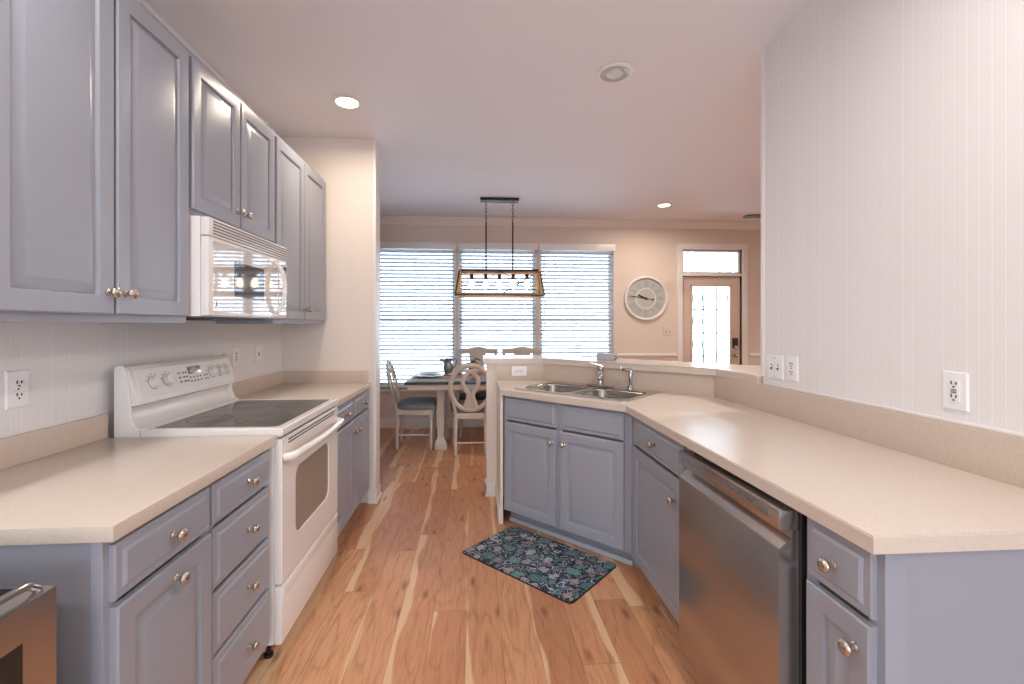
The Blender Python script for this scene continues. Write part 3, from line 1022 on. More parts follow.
# cooktop frame and glass
mb = MB()
mb.prism_hole([(0, -0.004), (W, -0.004), (W, 0.535), (0, 0.535)], [rrect(0.035, W - 0.035, 0.03, 0.515, 0.02)], 0.905, 0.940)
es = [e for e in mb.bm.edges if len(e.link_faces) == 2 and e.calc_face_angle(0) > 1.0]
bmesh.ops.bevel(mb.bm, geom=es, offset=0.006, segments=3, affect='EDGES')
mb.build('cooktop_frame', APPL, t)
gl = MB().prism(rrect(0.035, W - 0.035, 0.03, 0.515, 0.02), 0.912, 0.937).build('cooktop_glass', BLACKGL, t)
for x, y, r in ((0.21, 0.16, 0.11), (0.55, 0.16, 0.085), (0.21, 0.39, 0.085), (0.55, 0.39, 0.11)):
    for rr in (r, r * 0.6):
        mb = MB().tube([(x + rr * math.cos(2 * PI * k / 40), y + rr * math.sin(2 * PI * k / 40), 0.9372) for k in range(40)], 0.0012, 4, True, ell=0.3, up=(0, 0, 1))
        mb.build('burner_ring', DARKGREY, gl)
# oven door, rounded window, vent slots and bowed handle
M = Matrix(((1, 0, 0, 0), (0, 0, 1, 0), (0, 1, 0, 0), (0, 0, 0, 1)))     # prism (x, z) outline swept along y
mb = MB()
mb.prism_hole([(0.004, 0.312), (W - 0.004, 0.312), (W - 0.004, 0.893), (0.004, 0.893)], [rrect(0.15, W - 0.16, 0.448, 0.735, 0.05)], -0.0, 0.032)
bmesh.ops.transform(mb.bm, matrix=M, verts=mb.bm.verts)
es = [e for e in mb.bm.edges if len(e.link_faces) == 2 and e.calc_face_angle(0) > 1.0]
bmesh.ops.bevel(mb.bm, geom=es, offset=0.005, segments=2, affect='EDGES')
od = mb.build('oven_door', APPL, t)
mb = MB().prism(rrect(0.15, W - 0.16, 0.448, 0.735, 0.05), 0.006, 0.02, M=M)
mb.build('oven_window', TANGL, od)
mb = MB()
for z in (0.862, 0.875):
    mb.box(0.07, W - 0.07, -0.0015, 0.004, z, z + 0.006)
mb.build('vent_slots', DARKGREY, od)
hp = [(0.03, 0.0, 0.815), (0.035, -0.022, 0.818), (0.06, -0.038, 0.821)] + [(0.06 + (W - 0.12) * k / 8, -0.038 - 0.02 * math.sin(PI * k / 8), 0.821 + 0.003 * math.sin(PI * k / 8)) for k in range(1, 8)] + [(W - 0.06, -0.038, 0.821), (W - 0.035, -0.022, 0.818), (W - 0.03, 0.0, 0.815)]
MB().tube(smooth_path(hp, 3), 0.0135, 10, ell=1.25, up=(0, 0, 1)).build('door_handle', APPL, od)
# storage drawer
MB().box(0.004, W - 0.004, 0.0, 0.03, 0.072, 0.302, 0.008).box(0.02, W - 0.02, -0.004, 0.004, 0.255, 0.296, 0.004).build('storage_drawer', APPL, t)
# backguard: side profile swept along the width
bgp = [(0.63, 0.9055), (0.63, 1.172), (0.622, 1.184), (0.60, 1.186), (0.588, 1.177), (0.546, 1.045), (0.548, 1.034), (0.575, 1.03), (0.594, 1.02), (0.598, 0.985), (0.588, 0.962), (0.565, 0.946), (0.537, 0.942), (0.537, 0.9055)]
MX = Matrix(((0, 0, 1, 0), (1, 0, 0, 0), (0, 1, 0, 0), (0, 0, 0, 1)))   # (y, z) outline swept along x
mb = MB().prism(bgp, 0.013, W - 0.013, M=MX)
for x0, x1 in ((0.0005, 0.0125), (W - 0.0125, W - 0.0005)):
    mb.prism([(0.632, 0.9055), (0.632, 1.18), (0.622, 1.19), (0.60, 1.19), (0.588, 1.17), (0.574, 1.04), (0.572, 0.99), (0.562, 0.965), (0.553, 0.949), (0.537, 0.9425), (0.537, 0.9055)], x0, x1, 0.003, M=MX)
bg = mb.build('backguard', APPL, t)
# frame of the slanted control face: origin at its lower edge
p0, p1 = Vector((0, 0.546, 1.045)), Vector((0, 0.588, 1.177))
up_ = (p1 - p0).normalized()
nrm = Vector((0, -up_.z, up_.y))
F = Matrix(((1, nrm.x, up_.x, 0), (0, nrm.y, up_.y, p0.y), (0, nrm.z, up_.z, p0.z), (0, 0, 0, 1)))  # cols: x, outward, up
def on_face(x, h):
    return F @ Matrix.Translation((x, 0, h))
mb = MB().box(0.035, W - 0.035, -0.001, 0.002, 0.008, 0.128, 0.0, M=F)
mb.build('control_fascia', APPLM, bg)
kb = MB().lathe([(0.0265, 0), (0.0265, 0.004), (0.021, 0.006), (0.020, 0.02), (0.017, 0.023)], Rx(-PI / 2), 22)
kb.box(-0.004, 0.004, 0.02, 0.028, -0.019, 0.019, 0.002)
KN = kb.mesh('control_knob', APPLM)
kr = MB().lathe([(0.0285, 0.0015), (0.0285, 0.003), (0.0265, 0.0032)], Rx(-PI / 2), 24).mesh('knob_ring', MARK)
for x in (0.12, 0.205, 0.545, 0.61, 0.675):
    k_ = link('control_knob', KN, bg)
    k_.matrix_local = on_face(x, 0.068)
    r_ = link('knob_skirt', kr, k_)
    r_.matrix_local = Matrix.Identity(4)
MB().box(0.36, 0.455, 0.0015, 0.004, 0.078, 0.112, M=F).build('clock_display', MWDK, bg)
mb = MB()
for x in (0.285, 0.315, 0.335):
    for z in (0.045, 0.065, 0.085):
        mb.box(x, x + 0.014, 0.0015, 0.003, z, z + 0.008, M=F)
mb.build('button_marks', MARK, bg)
mb = MB()
for x in (0.36, 0.385, 0.41, 0.435, 0.47, 0.49):
    for z in (0.04, 0.058):
        mb.box(x, x + 0.012, 0.0015, 0.003, z, z + 0.007, M=F)
mb.build('button_marks', MARK, bg)
for kx in (0.12, 0.205, 0.545, 0.61, 0.675):
    mb = MB()
    for a in range(5):
        an = PI * (0.1 + a * 0.2)
        x, z = kx + 0.037 * math.cos(an), 0.068 + 0.037 * math.sin(an)
        mb.box(x - 0.003, x + 0.003, 0.0015, 0.003, z - 0.002, z + 0.002, M=F)
    mb.build('dial_marks', MARK, bg)

# ------------------------------------------------------------------ over-the-range microwave
t = thing('microwave', 'white over-the-range microwave with bowed handle under the short cabinet', 'microwave', (-1.045, 1.872, 1.372), PI / 2)
W = 0.750
MB().box(0, W, 0.033, 0.385, 0.012, 0.41, 0.004).build('body', APPL, t)
mb = MB().box(0, W, 0.0, 0.032, 0.335, 0.408, 0.006)
gr = mb.build('vent_grille', APPL, t)
mb = MB()
for k in range(5):
    z = 0.343 + k * 0.0125
    mb.box(0.03, W - 0.012, -0.0015, 0.006, z, z + 0.0052)
mb.build('grille_slots', MARK, gr)
dm = MB().box(0.0, W, 0.0, 0.032, 0.016, 0.332, 0.006).build('door', APPL, t)
MB().prism(rrect(0.028, 0.63, 0.03, 0.318, 0.012), -0.0015, 0.005, M=M).build('door_film', MWGL, dm)
MB().prism(rrect(0.19, 0.47, 0.10, 0.255, 0.008), -0.0025, 0.0, M=M).build('door_window', MWDK, dm)
hp = [(0.60, 0.0, 0.045), (0.60, -0.018, 0.052), (0.606, -0.038, 0.10), (0.610, -0.046, 0.172), (0.606, -0.038, 0.245), (0.60, -0.018, 0.292), (0.60, 0.0, 0.30)]
MB().tube(smooth_path(hp, 5), 0.0095, 10, ell=1.15).build('handle', APPL, dm)
cpn = MB().prism(rrect(0.645, W - 0.012, 0.03, 0.318, 0.006), -0.002, 0.004, M=M).build('keypad_panel', MWGL, dm)
MB().box(0.66, 0.735, -0.0035, -0.001, 0.275, 0.305).build('clock_display', MWDK, cpn)
mb = MB()
for i in range(3):
    for j in range(6):
        mb.box(0.662 + i * 0.026, 0.680 + i * 0.026, -0.003, -0.001, 0.06 + j * 0.033, 0.072 + j * 0.033)
mb.build('keys', APPLM, cpn)
mb = MB().box(0.045, 0.062, -0.0028, 0, 0.055, 0.058).box(0.052, 0.055, -0.0028, 0, 0.055, 0.075)
mb.build('logo_mark', MARK, dm)
MB().box(0.14, 0.60, 0.06, 0.34, 0.0, 0.010).box(0.002, W - 0.002, 0.035, 0.383, 0.008, 0.0125).build('underside_filter', DARKGREY, t)

# ------------------------------------------------------------------ dishwasher (front faces -X)
t = thing('dishwasher', 'stainless steel dishwasher under the right worktop', 'dishwasher', (0.797, 1.722, 0), -PI / 2)
W = 0.582
MB().box(0.006, W - 0.006, 0.066, 0.62, 0.09, 0.868).build('tub', DARKGREY, t)
MB().box(0.03, W - 0.03, 0.12, 0.6, 0.0, 0.09).build('toe_kick', BLACK, t)
# door with the pocket handle: (y, z) profile swept along the width
prof = [(0.0, 0.10), (0.0, 0.760), (0.004, 0.766), (0.034, 0.790), (0.038, 0.811), (0.058, 0.811), (0.058, 0.10)]
dd = MB().prism(prof, 0.0, W, M=MX).build('door', STEEL, t)
cpn = MB().box(0.0, W, 0.0, 0.058, 0.811, 0.862, 0.002).build('control_panel', STEEL, dd)
mb = MB()
for k in range(4):
    mb.box(0.06 + k * 0.036, 0.08 + k * 0.036, -0.001, 0.001, 0.835, 0.839)
for k in range(7):
    mb.box(0.25 + k * 0.036, 0.27 + k * 0.036, -0.001, 0.001, 0.832, 0.836)
    mb.box(0.256 + k * 0.036, 0.264 + k * 0.036, -0.001, 0.001, 0.842, 0.848)
mb.box(0.03, 0.038, -0.001, 0.001, 0.832, 0.842).box(0.505, 0.535, -0.001, 0.001, 0.830, 0.846)
mb.build('printed_marks', MARK, cpn)
MB().box(0.004, W + 0.006, 0.058, 0.068, 0.10, 0.868).build('gasket', BLACK, t)

# ------------------------------------------------------------------ beverage cooler at the left edge
t = thing('beverage_cooler', 'small black fridge with stainless framed glass door at bottom left', 'fridge', (-0.80, 0.43, 0), PI / 2)
W = 0.50
MB().box(0.0, W, 0.045, 0.58, 0.03, 0.848, 0.004).build('body', BLACKM, t)
MB().box(0.03, W - 0.03, 0.08, 0.56, 0.0, 0.03).build('plinth', DARKGREY, t)
def frame_mb(w, h, b, y0, y1, bev):
    mb = MB()
    O = [(0, 0), (w, 0), (w, h), (0, h)]
    I = [(b, b), (w - b, b), (w - b, h - b), (b, h - b)]
    for i in range(4):
        j = (i + 1) % 4
        vs = []
        for y in (y0, y1):
            for p in (O[i], O[j], I[j], I[i]):
                vs.append(mb.bm.verts.new((p[0], y, p[1])))
        mb.bm.faces.new(vs[0:4][::-1]); mb.bm.faces.new(vs[4:8])
        for a, b_ in ((0, 1), (1, 2), (2, 3), (3, 0)):
            mb.bm.faces.new((vs[a], vs[b_], vs[4 + b_], vs[4 + a]))
    return mb
mb = frame_mb(W, 0.80, 0.065, 0.0, 0.043, 0.003)
fd = mb.build('door', STEEL, t, (0, 0, 0.05))
MB().box(0.065, W - 0.065, 0.02, 0.03, 0.06, 0.74).build('door_glass', SMOKED, fd)
mb = MB()
for z in (0.2, 0.36, 0.52, 0.68):
    mb.box(0.07, W - 0.07, 0.034, 0.038, z, z + 0.03)
mb.build('shelf_fronts', HONEY, fd)
MB().tube(smooth_path([(W - 0.012, 0.020, 0.80), (W - 0.024, 0.022, 0.811), (W - 0.05, 0.026, 0.817), (W - 0.25, 0.034, 0.817), (W - 0.42, 0.034, 0.816), (W - 0.44, 0.034, 0.80)], 4), 0.007, 10).build('handle', CHROME, fd)

# ------------------------------------------------------------------ rug
RCX, RCY = diag(-1.585, 2.100)
t = thing('kitchen_mat', 'navy and teal sea life patterned mat in front of the sink', 'rug', (RCX, RCY, 0), -PI / 4)
MB().prism(rrect(-0.385, 0.385, -0.24, 0.24, 0.025), 0.0, 0.006, 0.002).build('backing', RUGB, t)
MB().prism(rrect(-0.381, 0.381, -0.236, 0.236, 0.023), 0.006, 0.0085, 0.001).build('pile', RUG, t)

# ------------------------------------------------------------------ recessed lights
def can(x, y, r, lit, label):
    t = thing('recessed_light', label, 'light', (x, y, ZC), 0, 'recessed ceiling lights')
    MB().lathe([(r * 0.80, -0.001), (r, -0.001), (r, -0.006), (r * 0.93, -0.012), (r * 0.80, -0.010)], None, 36, cap=False).build('trim_ring', TRIMW, t)
    if lit:
        MB().lathe([(r * 0.80, -0.002), (r * 0.80, -0.0095), (r * 0.5, -0.0105)], None, 32).build('lens', LENS, t)
    else:
        MB().lathe([(r * 0.80, -0.001), (r * 0.80, -0.012), (r * 0.70, -0.004), (r * 0.60, -0.002)], None, 32).build('baffle', LENSOFF, t)
        MB().lathe([(r * 0.48, -0.002), (r * 0.48, -0.012), (r * 0.4, -0.02), (r * 0.2, -0.024)], None, 24).build('lamp_face', CHINA, t)
can(-0.80, 2.94, 0.086, True, 'lit recessed ceiling light near the left wall cabinets')
can(0.787, 2.50, 0.100, False, 'unlit recessed ceiling light above the sink side')
can(2.23, 5.21, 0.086, True, 'lit recessed ceiling light above the family room door')

# ------------------------------------------------------------------ lantern chandelier
t = thing('chandelier', 'dark metal and honey wood lantern chandelier with five bulbs over the table', 'chandelier', (0.285, 5.10, 0))
MB().box(-0.215, 0.215, -0.055, 0.055, ZC - 0.032, ZC - 0.0, 0.004).build('canopy', DKMETAL, t)
ZT, ZB_ = 1.945, 1.685
for x in (-0.15, 0.15):
    MB().tube([(x, 0, ZT + 0.02), (x, 0, ZC - 0.26)], 0.0085, 8).build('rod', DKMETAL, t)
    mb = MB()
    for k in range(6):
        z = ZC - 0.05 - k * 0.04
        ring = [(0.010 * math.cos(2 * PI * i / 10), 0, z + 0.024 * math.sin(2 * PI * i / 10)) for i in range(10)]
        mb.tube(ring, 0.0035, 5, True, M=Tr(x, 0, 0) @ Rz(PI / 2 * (k % 2)))
    mb.build('chain', DKMETAL, t)
tx, ty, bx_, by_ = 0.435, 0.085, 0.475, 0.135
def bar_between(mb, a, b, w_, h_):
    a, b = Vector(a), Vector(b)
    d = b - a
    q = d.to_track_quat('X', 'Z').to_matrix().to_4x4()
    mb.box(-w_ * 0.3, d.length + w_ * 0.3, -w_ / 2, w_ / 2, -h_ / 2, h_ / 2, M=Tr(*a) @ q)
MB().box(-tx, tx, -ty, ty, ZT - 0.004, ZT + 0.024, 0.003).build('top_plate', DKMETAL, t)
mb = MB().box(-tx + 0.01, tx - 0.01, -ty + 0.004, ty - 0.004, ZT - 0.026, ZT - 0.004)
mb.build('top_wood', HONEY, t)
mb = MB()
T4 = [(-tx, -ty, ZT), (tx, -ty, ZT), (tx, ty, ZT), (-tx, ty, ZT)]
B4 = [(-bx_, -by_, ZB_), (bx_, -by_, ZB_), (bx_, by_, ZB_), (-bx_, by_, ZB_)]
for i in range(4):
    bar_between(mb, B4[i], B4[(i + 1) % 4], 0.022, 0.026)
mb.build('bottom_frame', HONEY, t)
for i in range(4):
    mb = MB()
    bar_between(mb, T4[i], B4[i], 0.024, 0.024)
    mb.build('corner_post', HONEY, t)
mb = MB()
for i in range(4):
    off = (-0.013 if B4[i][0] < 0 else 0.013, -0.013 if B4[i][1] < 0 else 0.013, -0.004)
    a = tuple(u + v for u, v in zip(T4[i], off))
    b = tuple(u + v for u, v in zip(B4[i], off))
    bar_between(mb, a, b, 0.009, 0.009)
    j = (i + 1) % 4
    off2 = (-0.013 if B4[j][0] < 0 else 0.013, -0.013 if B4[j][1] < 0 else 0.013, -0.010)
    bar_between(mb, b, tuple(u + v for u, v in zip(B4[j], off2)), 0.009, 0.012)
for s_ in (-1, 1):                       # X wires on the long faces: two crosses each
    yt, yb = s_ * (ty + 0.004), s_ * (by_ + 0.004)
    for x0t, x0b, x1t, x1b in ((-tx, -bx_, 0, 0), (0, 0, tx, bx_)):
        mb.tube([(x0t, yt, ZT), (x1b, yb, ZB_)], 0.0035, 5)
        mb.tube([(x1t, yt, ZT), (x0b, yb, ZB_)], 0.0035, 5)
for s_ in (-1, 1):
    mb.tube([(s_ * tx, -ty, ZT), (s_ * bx_, by_, ZB_)], 0.0035, 5)
    mb.tube([(s_ * tx, ty, ZT), (s_ * bx_, -by_, ZB_)], 0.0035, 5)
mb.build('wire_frame', DKMETAL, t)
for k in range(5):
    x = -0.31 + k * 0.155
    so = MB().lathe([(0.02, ZT - 0.026), (0.02, ZT - 0.08), (0.016, ZT - 0.086)], Tr(x, 0, 0), 14).build('socket', DKMETAL, t)
    MB().lathe([(0.012, ZT - 0.086), (0.016, ZT - 0.10), (0.028, ZT - 0.135), (0.03, ZT - 0.155), (0.024, ZT - 0.178), (0.008, ZT - 0.19)], Tr(x, 0, 0), 16).build('bulb', BULB, so)

# ------------------------------------------------------------------ ceiling fan, mostly behind the right wall
t = thing('ceiling_fan', 'dark ceiling fan blade showing past the right wall edge', 'fan', (3.60, 4.30, ZC), 0)
MB().lathe([(0.07, 0), (0.07, -0.02), (0.03, -0.05), (0.014, -0.055), (0.014, -0.21), (0.10, -0.23), (0.12, -0.27), (0.12, -0.33), (0.06, -0.37), (0.02, -0.38)], None, 24).build('motor', FANM, t)
for k in range(5):
    a = math.radians(165 + 72 * k)
    b = MB().prism([(0.18, -0.05), (0.82, -0.07), (0.855, -0.04), (0.855, 0.04), (0.82, 0.07), (0.18, 0.05)], -0.302, -0.294, 0.002, M=Rz(a) @ Rx(0.03))
    bl = b.build('blade', FANM, t)
    MB().box(0.10, 0.22, -0.015, 0.015, -0.306, -0.298, M=Rz(a)).build('blade_iron', DKMETAL, bl)

# ------------------------------------------------------------------ wall clock
t = thing('wall_clock', 'round pale grey wall clock with white rim and black hands', 'clock', (2.329, YB, 1.711), 0)
MF = Rx(PI / 2)
MB().lathe([(0.262, 0.0), (0.30, 0.0), (0.302, 0.02), (0.295, 0.036), (0.28, 0.038), (0.27, 0.028), (0.266, 0.014)], MF, 56, cap=False).build('rim', TRIMW, t)
fc = MB().lathe([(0.268, 0.002), (0.268, 0.012), (0.2, 0.0122)], MF, 56).build('face', CLOCKF, t)
MB().lathe([(0.139, 0.012), (0.139, 0.0145), (0.130, 0.0145), (0.130, 0.012)], MF, 48, cap=False).build('inner_ring', TRIMW, fc)
ROM = ['XII', 'I', 'II', 'III', 'IIII', 'V', 'VI', 'VII', 'VIII', 'IX', 'X', 'XI']
for h_, s_ in enumerate(ROM):
    mb = MB()
    wid = {'I': 0.017, 'V': 0.036, 'X': 0.036}
    tot = sum(wid[c] for c in s_)
    x = -tot / 2
    Mh = Ry(2 * PI * h_ / 12) @ Tr(0, -0.0128, 0.2)
    for c in s_:
        cxx = x + wid[c] / 2
        if c == 'I':
            mb.box(cxx - 0.0045, cxx + 0.0045, 0, 0.001, -0.04, 0.04, M=Mh)
        elif c == 'V':
            for sg, wd in ((-1, 0.0045), (1, 0.0025)):
                mb.box(-wd, wd, 0, 0.001, -0.041, 0.041, M=Mh @ Tr(cxx + sg * 0.0075, 0, 0) @ Ry(sg * 0.19))
        else:
            for sg, wd in ((-1, 0.0045), (1, 0.0025)):
                mb.box(-wd, wd, 0, 0.001, -0.042, 0.042, M=Mh @ Tr(cxx, 0, 0) @ Ry(sg * 0.33))
        x += wid[c]
    mb.build('numeral', CLOCKN, fc)
mb = MB()
for k in range(60):
    mb.box(-0.001, 0.001, 0, 0.001, 0.248, 0.262, M=Ry(2 * PI * k / 60) @ Tr(0, -0.0128, 0))
mb.build('minute_marks', CLOCKN, fc)
a_min = 2 * PI * 46.5 / 60
a_h = 2 * PI * (9 + 0.78) / 12
mb = MB().box(-0.0035, 0.0035, 0, 0.002, -0.11, 0.225, M=Ry(a_min) @ Tr(0, -0.022, 0))
mb.lathe([(0.012, 0), (0.012, 0.002)], Ry(a_min) @ Tr(0, -0.0205, -0.10) @ Rx(PI / 2), 14)
mb.build('minute_hand', BLACK, fc)
MB().prism([(-0.006, -0.03), (0.006, -0.03), (0.011, 0.06), (0.011, 0.10), (0.0, 0.135), (-0.011, 0.10), (-0.011, 0.06)], 0.016, 0.018, M=Ry(a_h) @ Matrix(((1, 0, 0, 0), (0, 0, -1, 0), (0, 1, 0, 0), (0, 0, 0, 1)))).build('hour_hand', BLACK, fc)
MB().lathe([(0.016, 0.012), (0.016, 0.024), (0.006, 0.026)], MF, 16).build('hub', BLACK, fc)

# ------------------------------------------------------------------ outlets and switches
OG = 'white outlets and switch plates'
def plate_mb(w_, h_):
    return MB().rings(w_, h_, [(0, 0), (0, -0.003), (0.004, -0.0065), (0.006, -0.0065)], Tr(-w_ / 2, 0, -h_ / 2))
def slots(mb, z, x=0.0):
    mb.box(x - 0.0085, x - 0.0055, -0.0105, -0.008, z - 0.002, z + 0.008)
    mb.box(x + 0.0055, x + 0.0085, -0.0105, -0.008, z - 0.002, z + 0.006)
    mb.box(x - 0.0025, x + 0.0025, -0.0105, -0.008, z - 0.012, z - 0.007)
def outlet(kind, loc, rz, label, roll=0.0, PLATE=PLATE):
    t = thing('outlet' if kind in ('duplex', 'gfci') else 'light_switch', label, 'outlet' if kind in ('duplex', 'gfci') else 'switch', loc, rz, OG)
    R = (0, roll, 0)
    wd = 0.118 if kind == 'double' else 0.075
    po = plate_mb(wd, 0.118).build('cover_plate', PLATE, t, rot=R)
    if kind == 'duplex':
        for z in (0.0195, -0.0195):
            ro = MB().prism(rrect(-0.016, 0.016, z - 0.014, z + 0.014, 0.009), -0.0088, -0.0065, 0.0, M=M).build('receptacle', PLATE, po)
            mb = MB(); slots(mb, z); mb.build('slots', SLOT, ro)
    elif kind == 'gfci':
        ro = MB().prism(rrect(-0.0165, 0.0165, -0.034, 0.034, 0.003), -0.0088, -0.0065, M=M).build('receptacle', PLATE, po)
        mb = MB(); slots(mb, 0.022); slots(mb, -0.018)
        mb.build('slots', SLOT, ro)
        MB().box(-0.008, 0.008, -0.0105, -0.008, 0.001, 0.005).box(-0.008, 0.008, -0.0105, -0.008, -0.006, -0.002).build('test_buttons', MARK, ro)
    else:
        for x in ((-0.023, 0.023) if kind == 'double' else (0.0,)):
            sw = MB().box(x - 0.006, x + 0.006, -0.0075, -0.006, -0.013, 0.013).build('switch_slot', SLOT, po)
            MB().box(x - 0.0045, x + 0.0045, -0.018, -0.006, -0.001, 0.009, 0.001).build('toggle', PLATE, sw)
    mb = MB()
    for z in ((0.0,) if kind == 'duplex' else (0.045, -0.045)):
        mb.lathe([(0.0028, 0.0062), (0.0028, 0.0075)], Tr(0, 0, z) @ Rx(PI / 2), 10)
    mb.build('screws', SLOT if kind != 'gfci' else PLATE, po)
    return t
e = 0.0005
outlet('duplex', (XL + e, 1.529, 1.149), PI / 2, 'white duplex outlet low on the near left wall')
outlet('gfci', (XL + e, 2.84, 1.157), PI / 2, 'white outlet on the left wall just right of the range controls')
outlet('switch', (XL + e, 3.13, 1.157), PI / 2, 'white single switch on the left wall nearest the return wall')
outlet('double', (XR - e, 2.145, 1.143), -PI / 2, 'white double switch plate at the far end of the right wall')
outlet('duplex', (XR - e, 2.024, 1.148), -PI / 2, 'white outlet beside the double switch on the right wall')
outlet('gfci', (XR - e, 1.304, 1.147), -PI / 2, 'large white outlet alone on the near right wall')
outlet('duplex', (0.355, PY - 0.0205, 0.985), 0, 'sideways white outlet on the splash left of the sink', PI / 2)
outlet('double', (2.637, YB - e, 1.262), 0, 'beige switch plate between the clock and the back door', 0.0, BEIGEP)

# ------------------------------------------------------------------ dining table
t = thing('dining_table', 'cream trestle dining table with a dark top below the chandelier', 'table', (0.275, 5.22, 0))
MB().box(-0.995, 0.995, -0.45, 0.45, 0.728, 0.756, 0.006).build('tabletop', TABLETOP, t)
MB().box(-0.97, 0.97, -0.43, 0.43, 0.668, 0.728, 0.006).build('apron', CHAIRW, t)
def table_leg(x, y):
    mb = MB()
    mb.box(x - 0.066, x + 0.066, y - 0.066, y + 0.066, 0.0, 0.075, 0.008)
    prof = [(0.085, 0.075), (0.078, 0.10), (0.060, 0.125), (0.052, 0.15), (0.058, 0.40), (0.062, 0.60), (0.075, 0.62), (0.08, 0.64), (0.08, 0.668)]
    R = [(r * 0.66, h) for r, h in prof]
    prev = None
    for r, h in R:
        ring = [mb.bm.verts.new((x + sx * r, y + sy * r, h)) for sx, sy in ((-1, -1), (1, -1), (1, 1), (-1, 1))]
        if prev:
            for i in range(4):
                mb.bm.faces.new((prev[i], prev[(i + 1) % 4], ring[(i + 1) % 4], ring[i]))
        else:
            mb.bm.faces.new(ring[::-1])
        prev = ring
    mb.bm.faces.new(prev)
    return mb
for x in (-0.635, 0.66):
    for y in (-0.22, 0.26):
        table_leg(x, y).build('leg', CHAIRW, t)
    MB().box(x - 0.03, x + 0.03, -0.16, 0.20, 0.14, 0.19, 0.004).build('stretcher', CHAIRW, t)

# ------------------------------------------------------------------ chairs
def turned(h, r, M, base=0.0):
    prof = [(0.55, 0), (0.62, 0.03), (0.75, 0.10), (0.80, 0.14), (0.70, 0.16), (1.0, 0.18), (0.72, 0.20), (0.78, 0.5), (0.95, 0.78), (0.72, 0.80), (1.05, 0.83), (0.72, 0.86), (1.0, 0.87), (1.0, 1.0)]
    return MB().lathe([(r * a, base + h * b) for a, b in prof], M, 14)
def oval_chair(label, loc, rz):
    """faces local +y; origin under the seat centre"""
    t = thing('dining_chair', label, 'chair', loc, rz, 'antique white oval back chairs')
    s_ = MB()
    seatp = [(-0.165, -0.20), (0.165, -0.20), (0.215, 0.19), (0.19, 0.215), (-0.19, 0.215), (-0.215, 0.19)]
    MB().prism(seatp, 0.375, 0.435, 0.006).build('seat_frame', CHAIRW, t)
    mb = MB()                          # domed cushion
    lv = [(1.0, 0.435), (1.04, 0.452), (1.03, 0.475), (0.93, 0.498), (0.7, 0.515), (0.3, 0.522)]
    base = smooth_path([(x, max(y, -0.150), 0) for x, y in seatp], 4, True)
    prev = None
    for f, z in lv:
        ring = [mb.bm.verts.new((p.x * f, p.y * f, z)) for p in base]
        if prev:
            for i in range(len(ring)):
                mb.bm.faces.new((prev[i], prev[(i + 1) % len(ring)], ring[(i + 1) % len(ring)], ring[i]))
        prev = ring
    mb.bm.faces.new(prev)
    mb.build('seat', CUSH, t)
    for sx in (-1, 1):
        turned(0.40, 0.021, Tr(sx * 0.19, 0.185, 0)).build('leg', CHAIRW, t)
        turned(0.40, 0.021, Tr(sx * 0.155, -0.185, 0)).build('leg', CHAIRW, t)
    for sx in (-1, 1):
        MB().tube([(sx * 0.158, -0.185, 0.155), (sx * 0.172, 0, 0.155), (sx * 0.188, 0.185, 0.155)], [0.009, 0.012, 0.009], 8).build('stretcher', CHAIRW, t)
    MB().tube([(-0.155, -0.185, 0.125), (0, -0.185, 0.125), (0.155, -0.185, 0.125)], [0.008, 0.010, 0.008], 8).build('stretcher', CHAIRW, t)
    # back plane leans backwards above the seat
    def bp(x, z):
        return (x, -0.195 - (z - 0.43) * 0.22, z)
    for sx in (-1, 1):
        MB().tube([bp(sx * 0.155, 0.40), bp(sx * 0.16, 0.47), bp(sx * 0.182, 0.56)], [0.019, 0.016, 0.014], 10).build('back_post', CHAIRW, t)
    C0, RX, RZ = 0.704, 0.205, 0.236
    ov = [bp(RX * math.sin(2 * PI * k / 40), C0 + RZ * math.cos(2 * PI * k / 40)) for k in range(40)]
    MB().tube(ov, 0.024, 10, True, ell=0.55, up=(0, -0.976, -0.21)).build('back_frame', CHAIRW, t)
    mb = MB()
    for sx in (-1, 1):
        pts = [(-0.165, 0.845), (-0.105, 0.89), (-0.035, 0.885), (0.03, 0.855), (0.074, 0.80), (0.077, 0.745), (0.050, 0.685), (0.022, 0.645), (0.022, 0.60), (0.040, 0.54), (0.060, 0.482)]
        P = smooth_path([bp(sx * x, z) for x, z in pts], 4)
        mb.tube(P, [0.020 + 0.010 * (k / len(P)) ** 2 for k in range(len(P))], 8, ell=0.42, up=(0, -0.976, -0.21))
    mb.prism([(-0.03, 0.65), (-0.028, 0.60), (-0.045, 0.54), (-0.068, 0.482), (0.068, 0.482), (0.045, 0.54), (0.028, 0.60), (0.03, 0.65)], -0.008, 0.008, M=Matrix(((1, 0, 0, 0), (0, -0.22, 1, -0.1004), (0, 1, 0, 0), (0, 0, 0, 1))))
    mb.build('back_splat', CHAIRW, t)
    return t
c1 = oval_chair('antique white oval back chair with its back to the kitchen, beside the half wall', (-0.035, 4.93, 0), 0)
dup(c1, (-0.648, 5.17, 0), -PI / 2, 'antique white oval back chair in side view at the left table end')

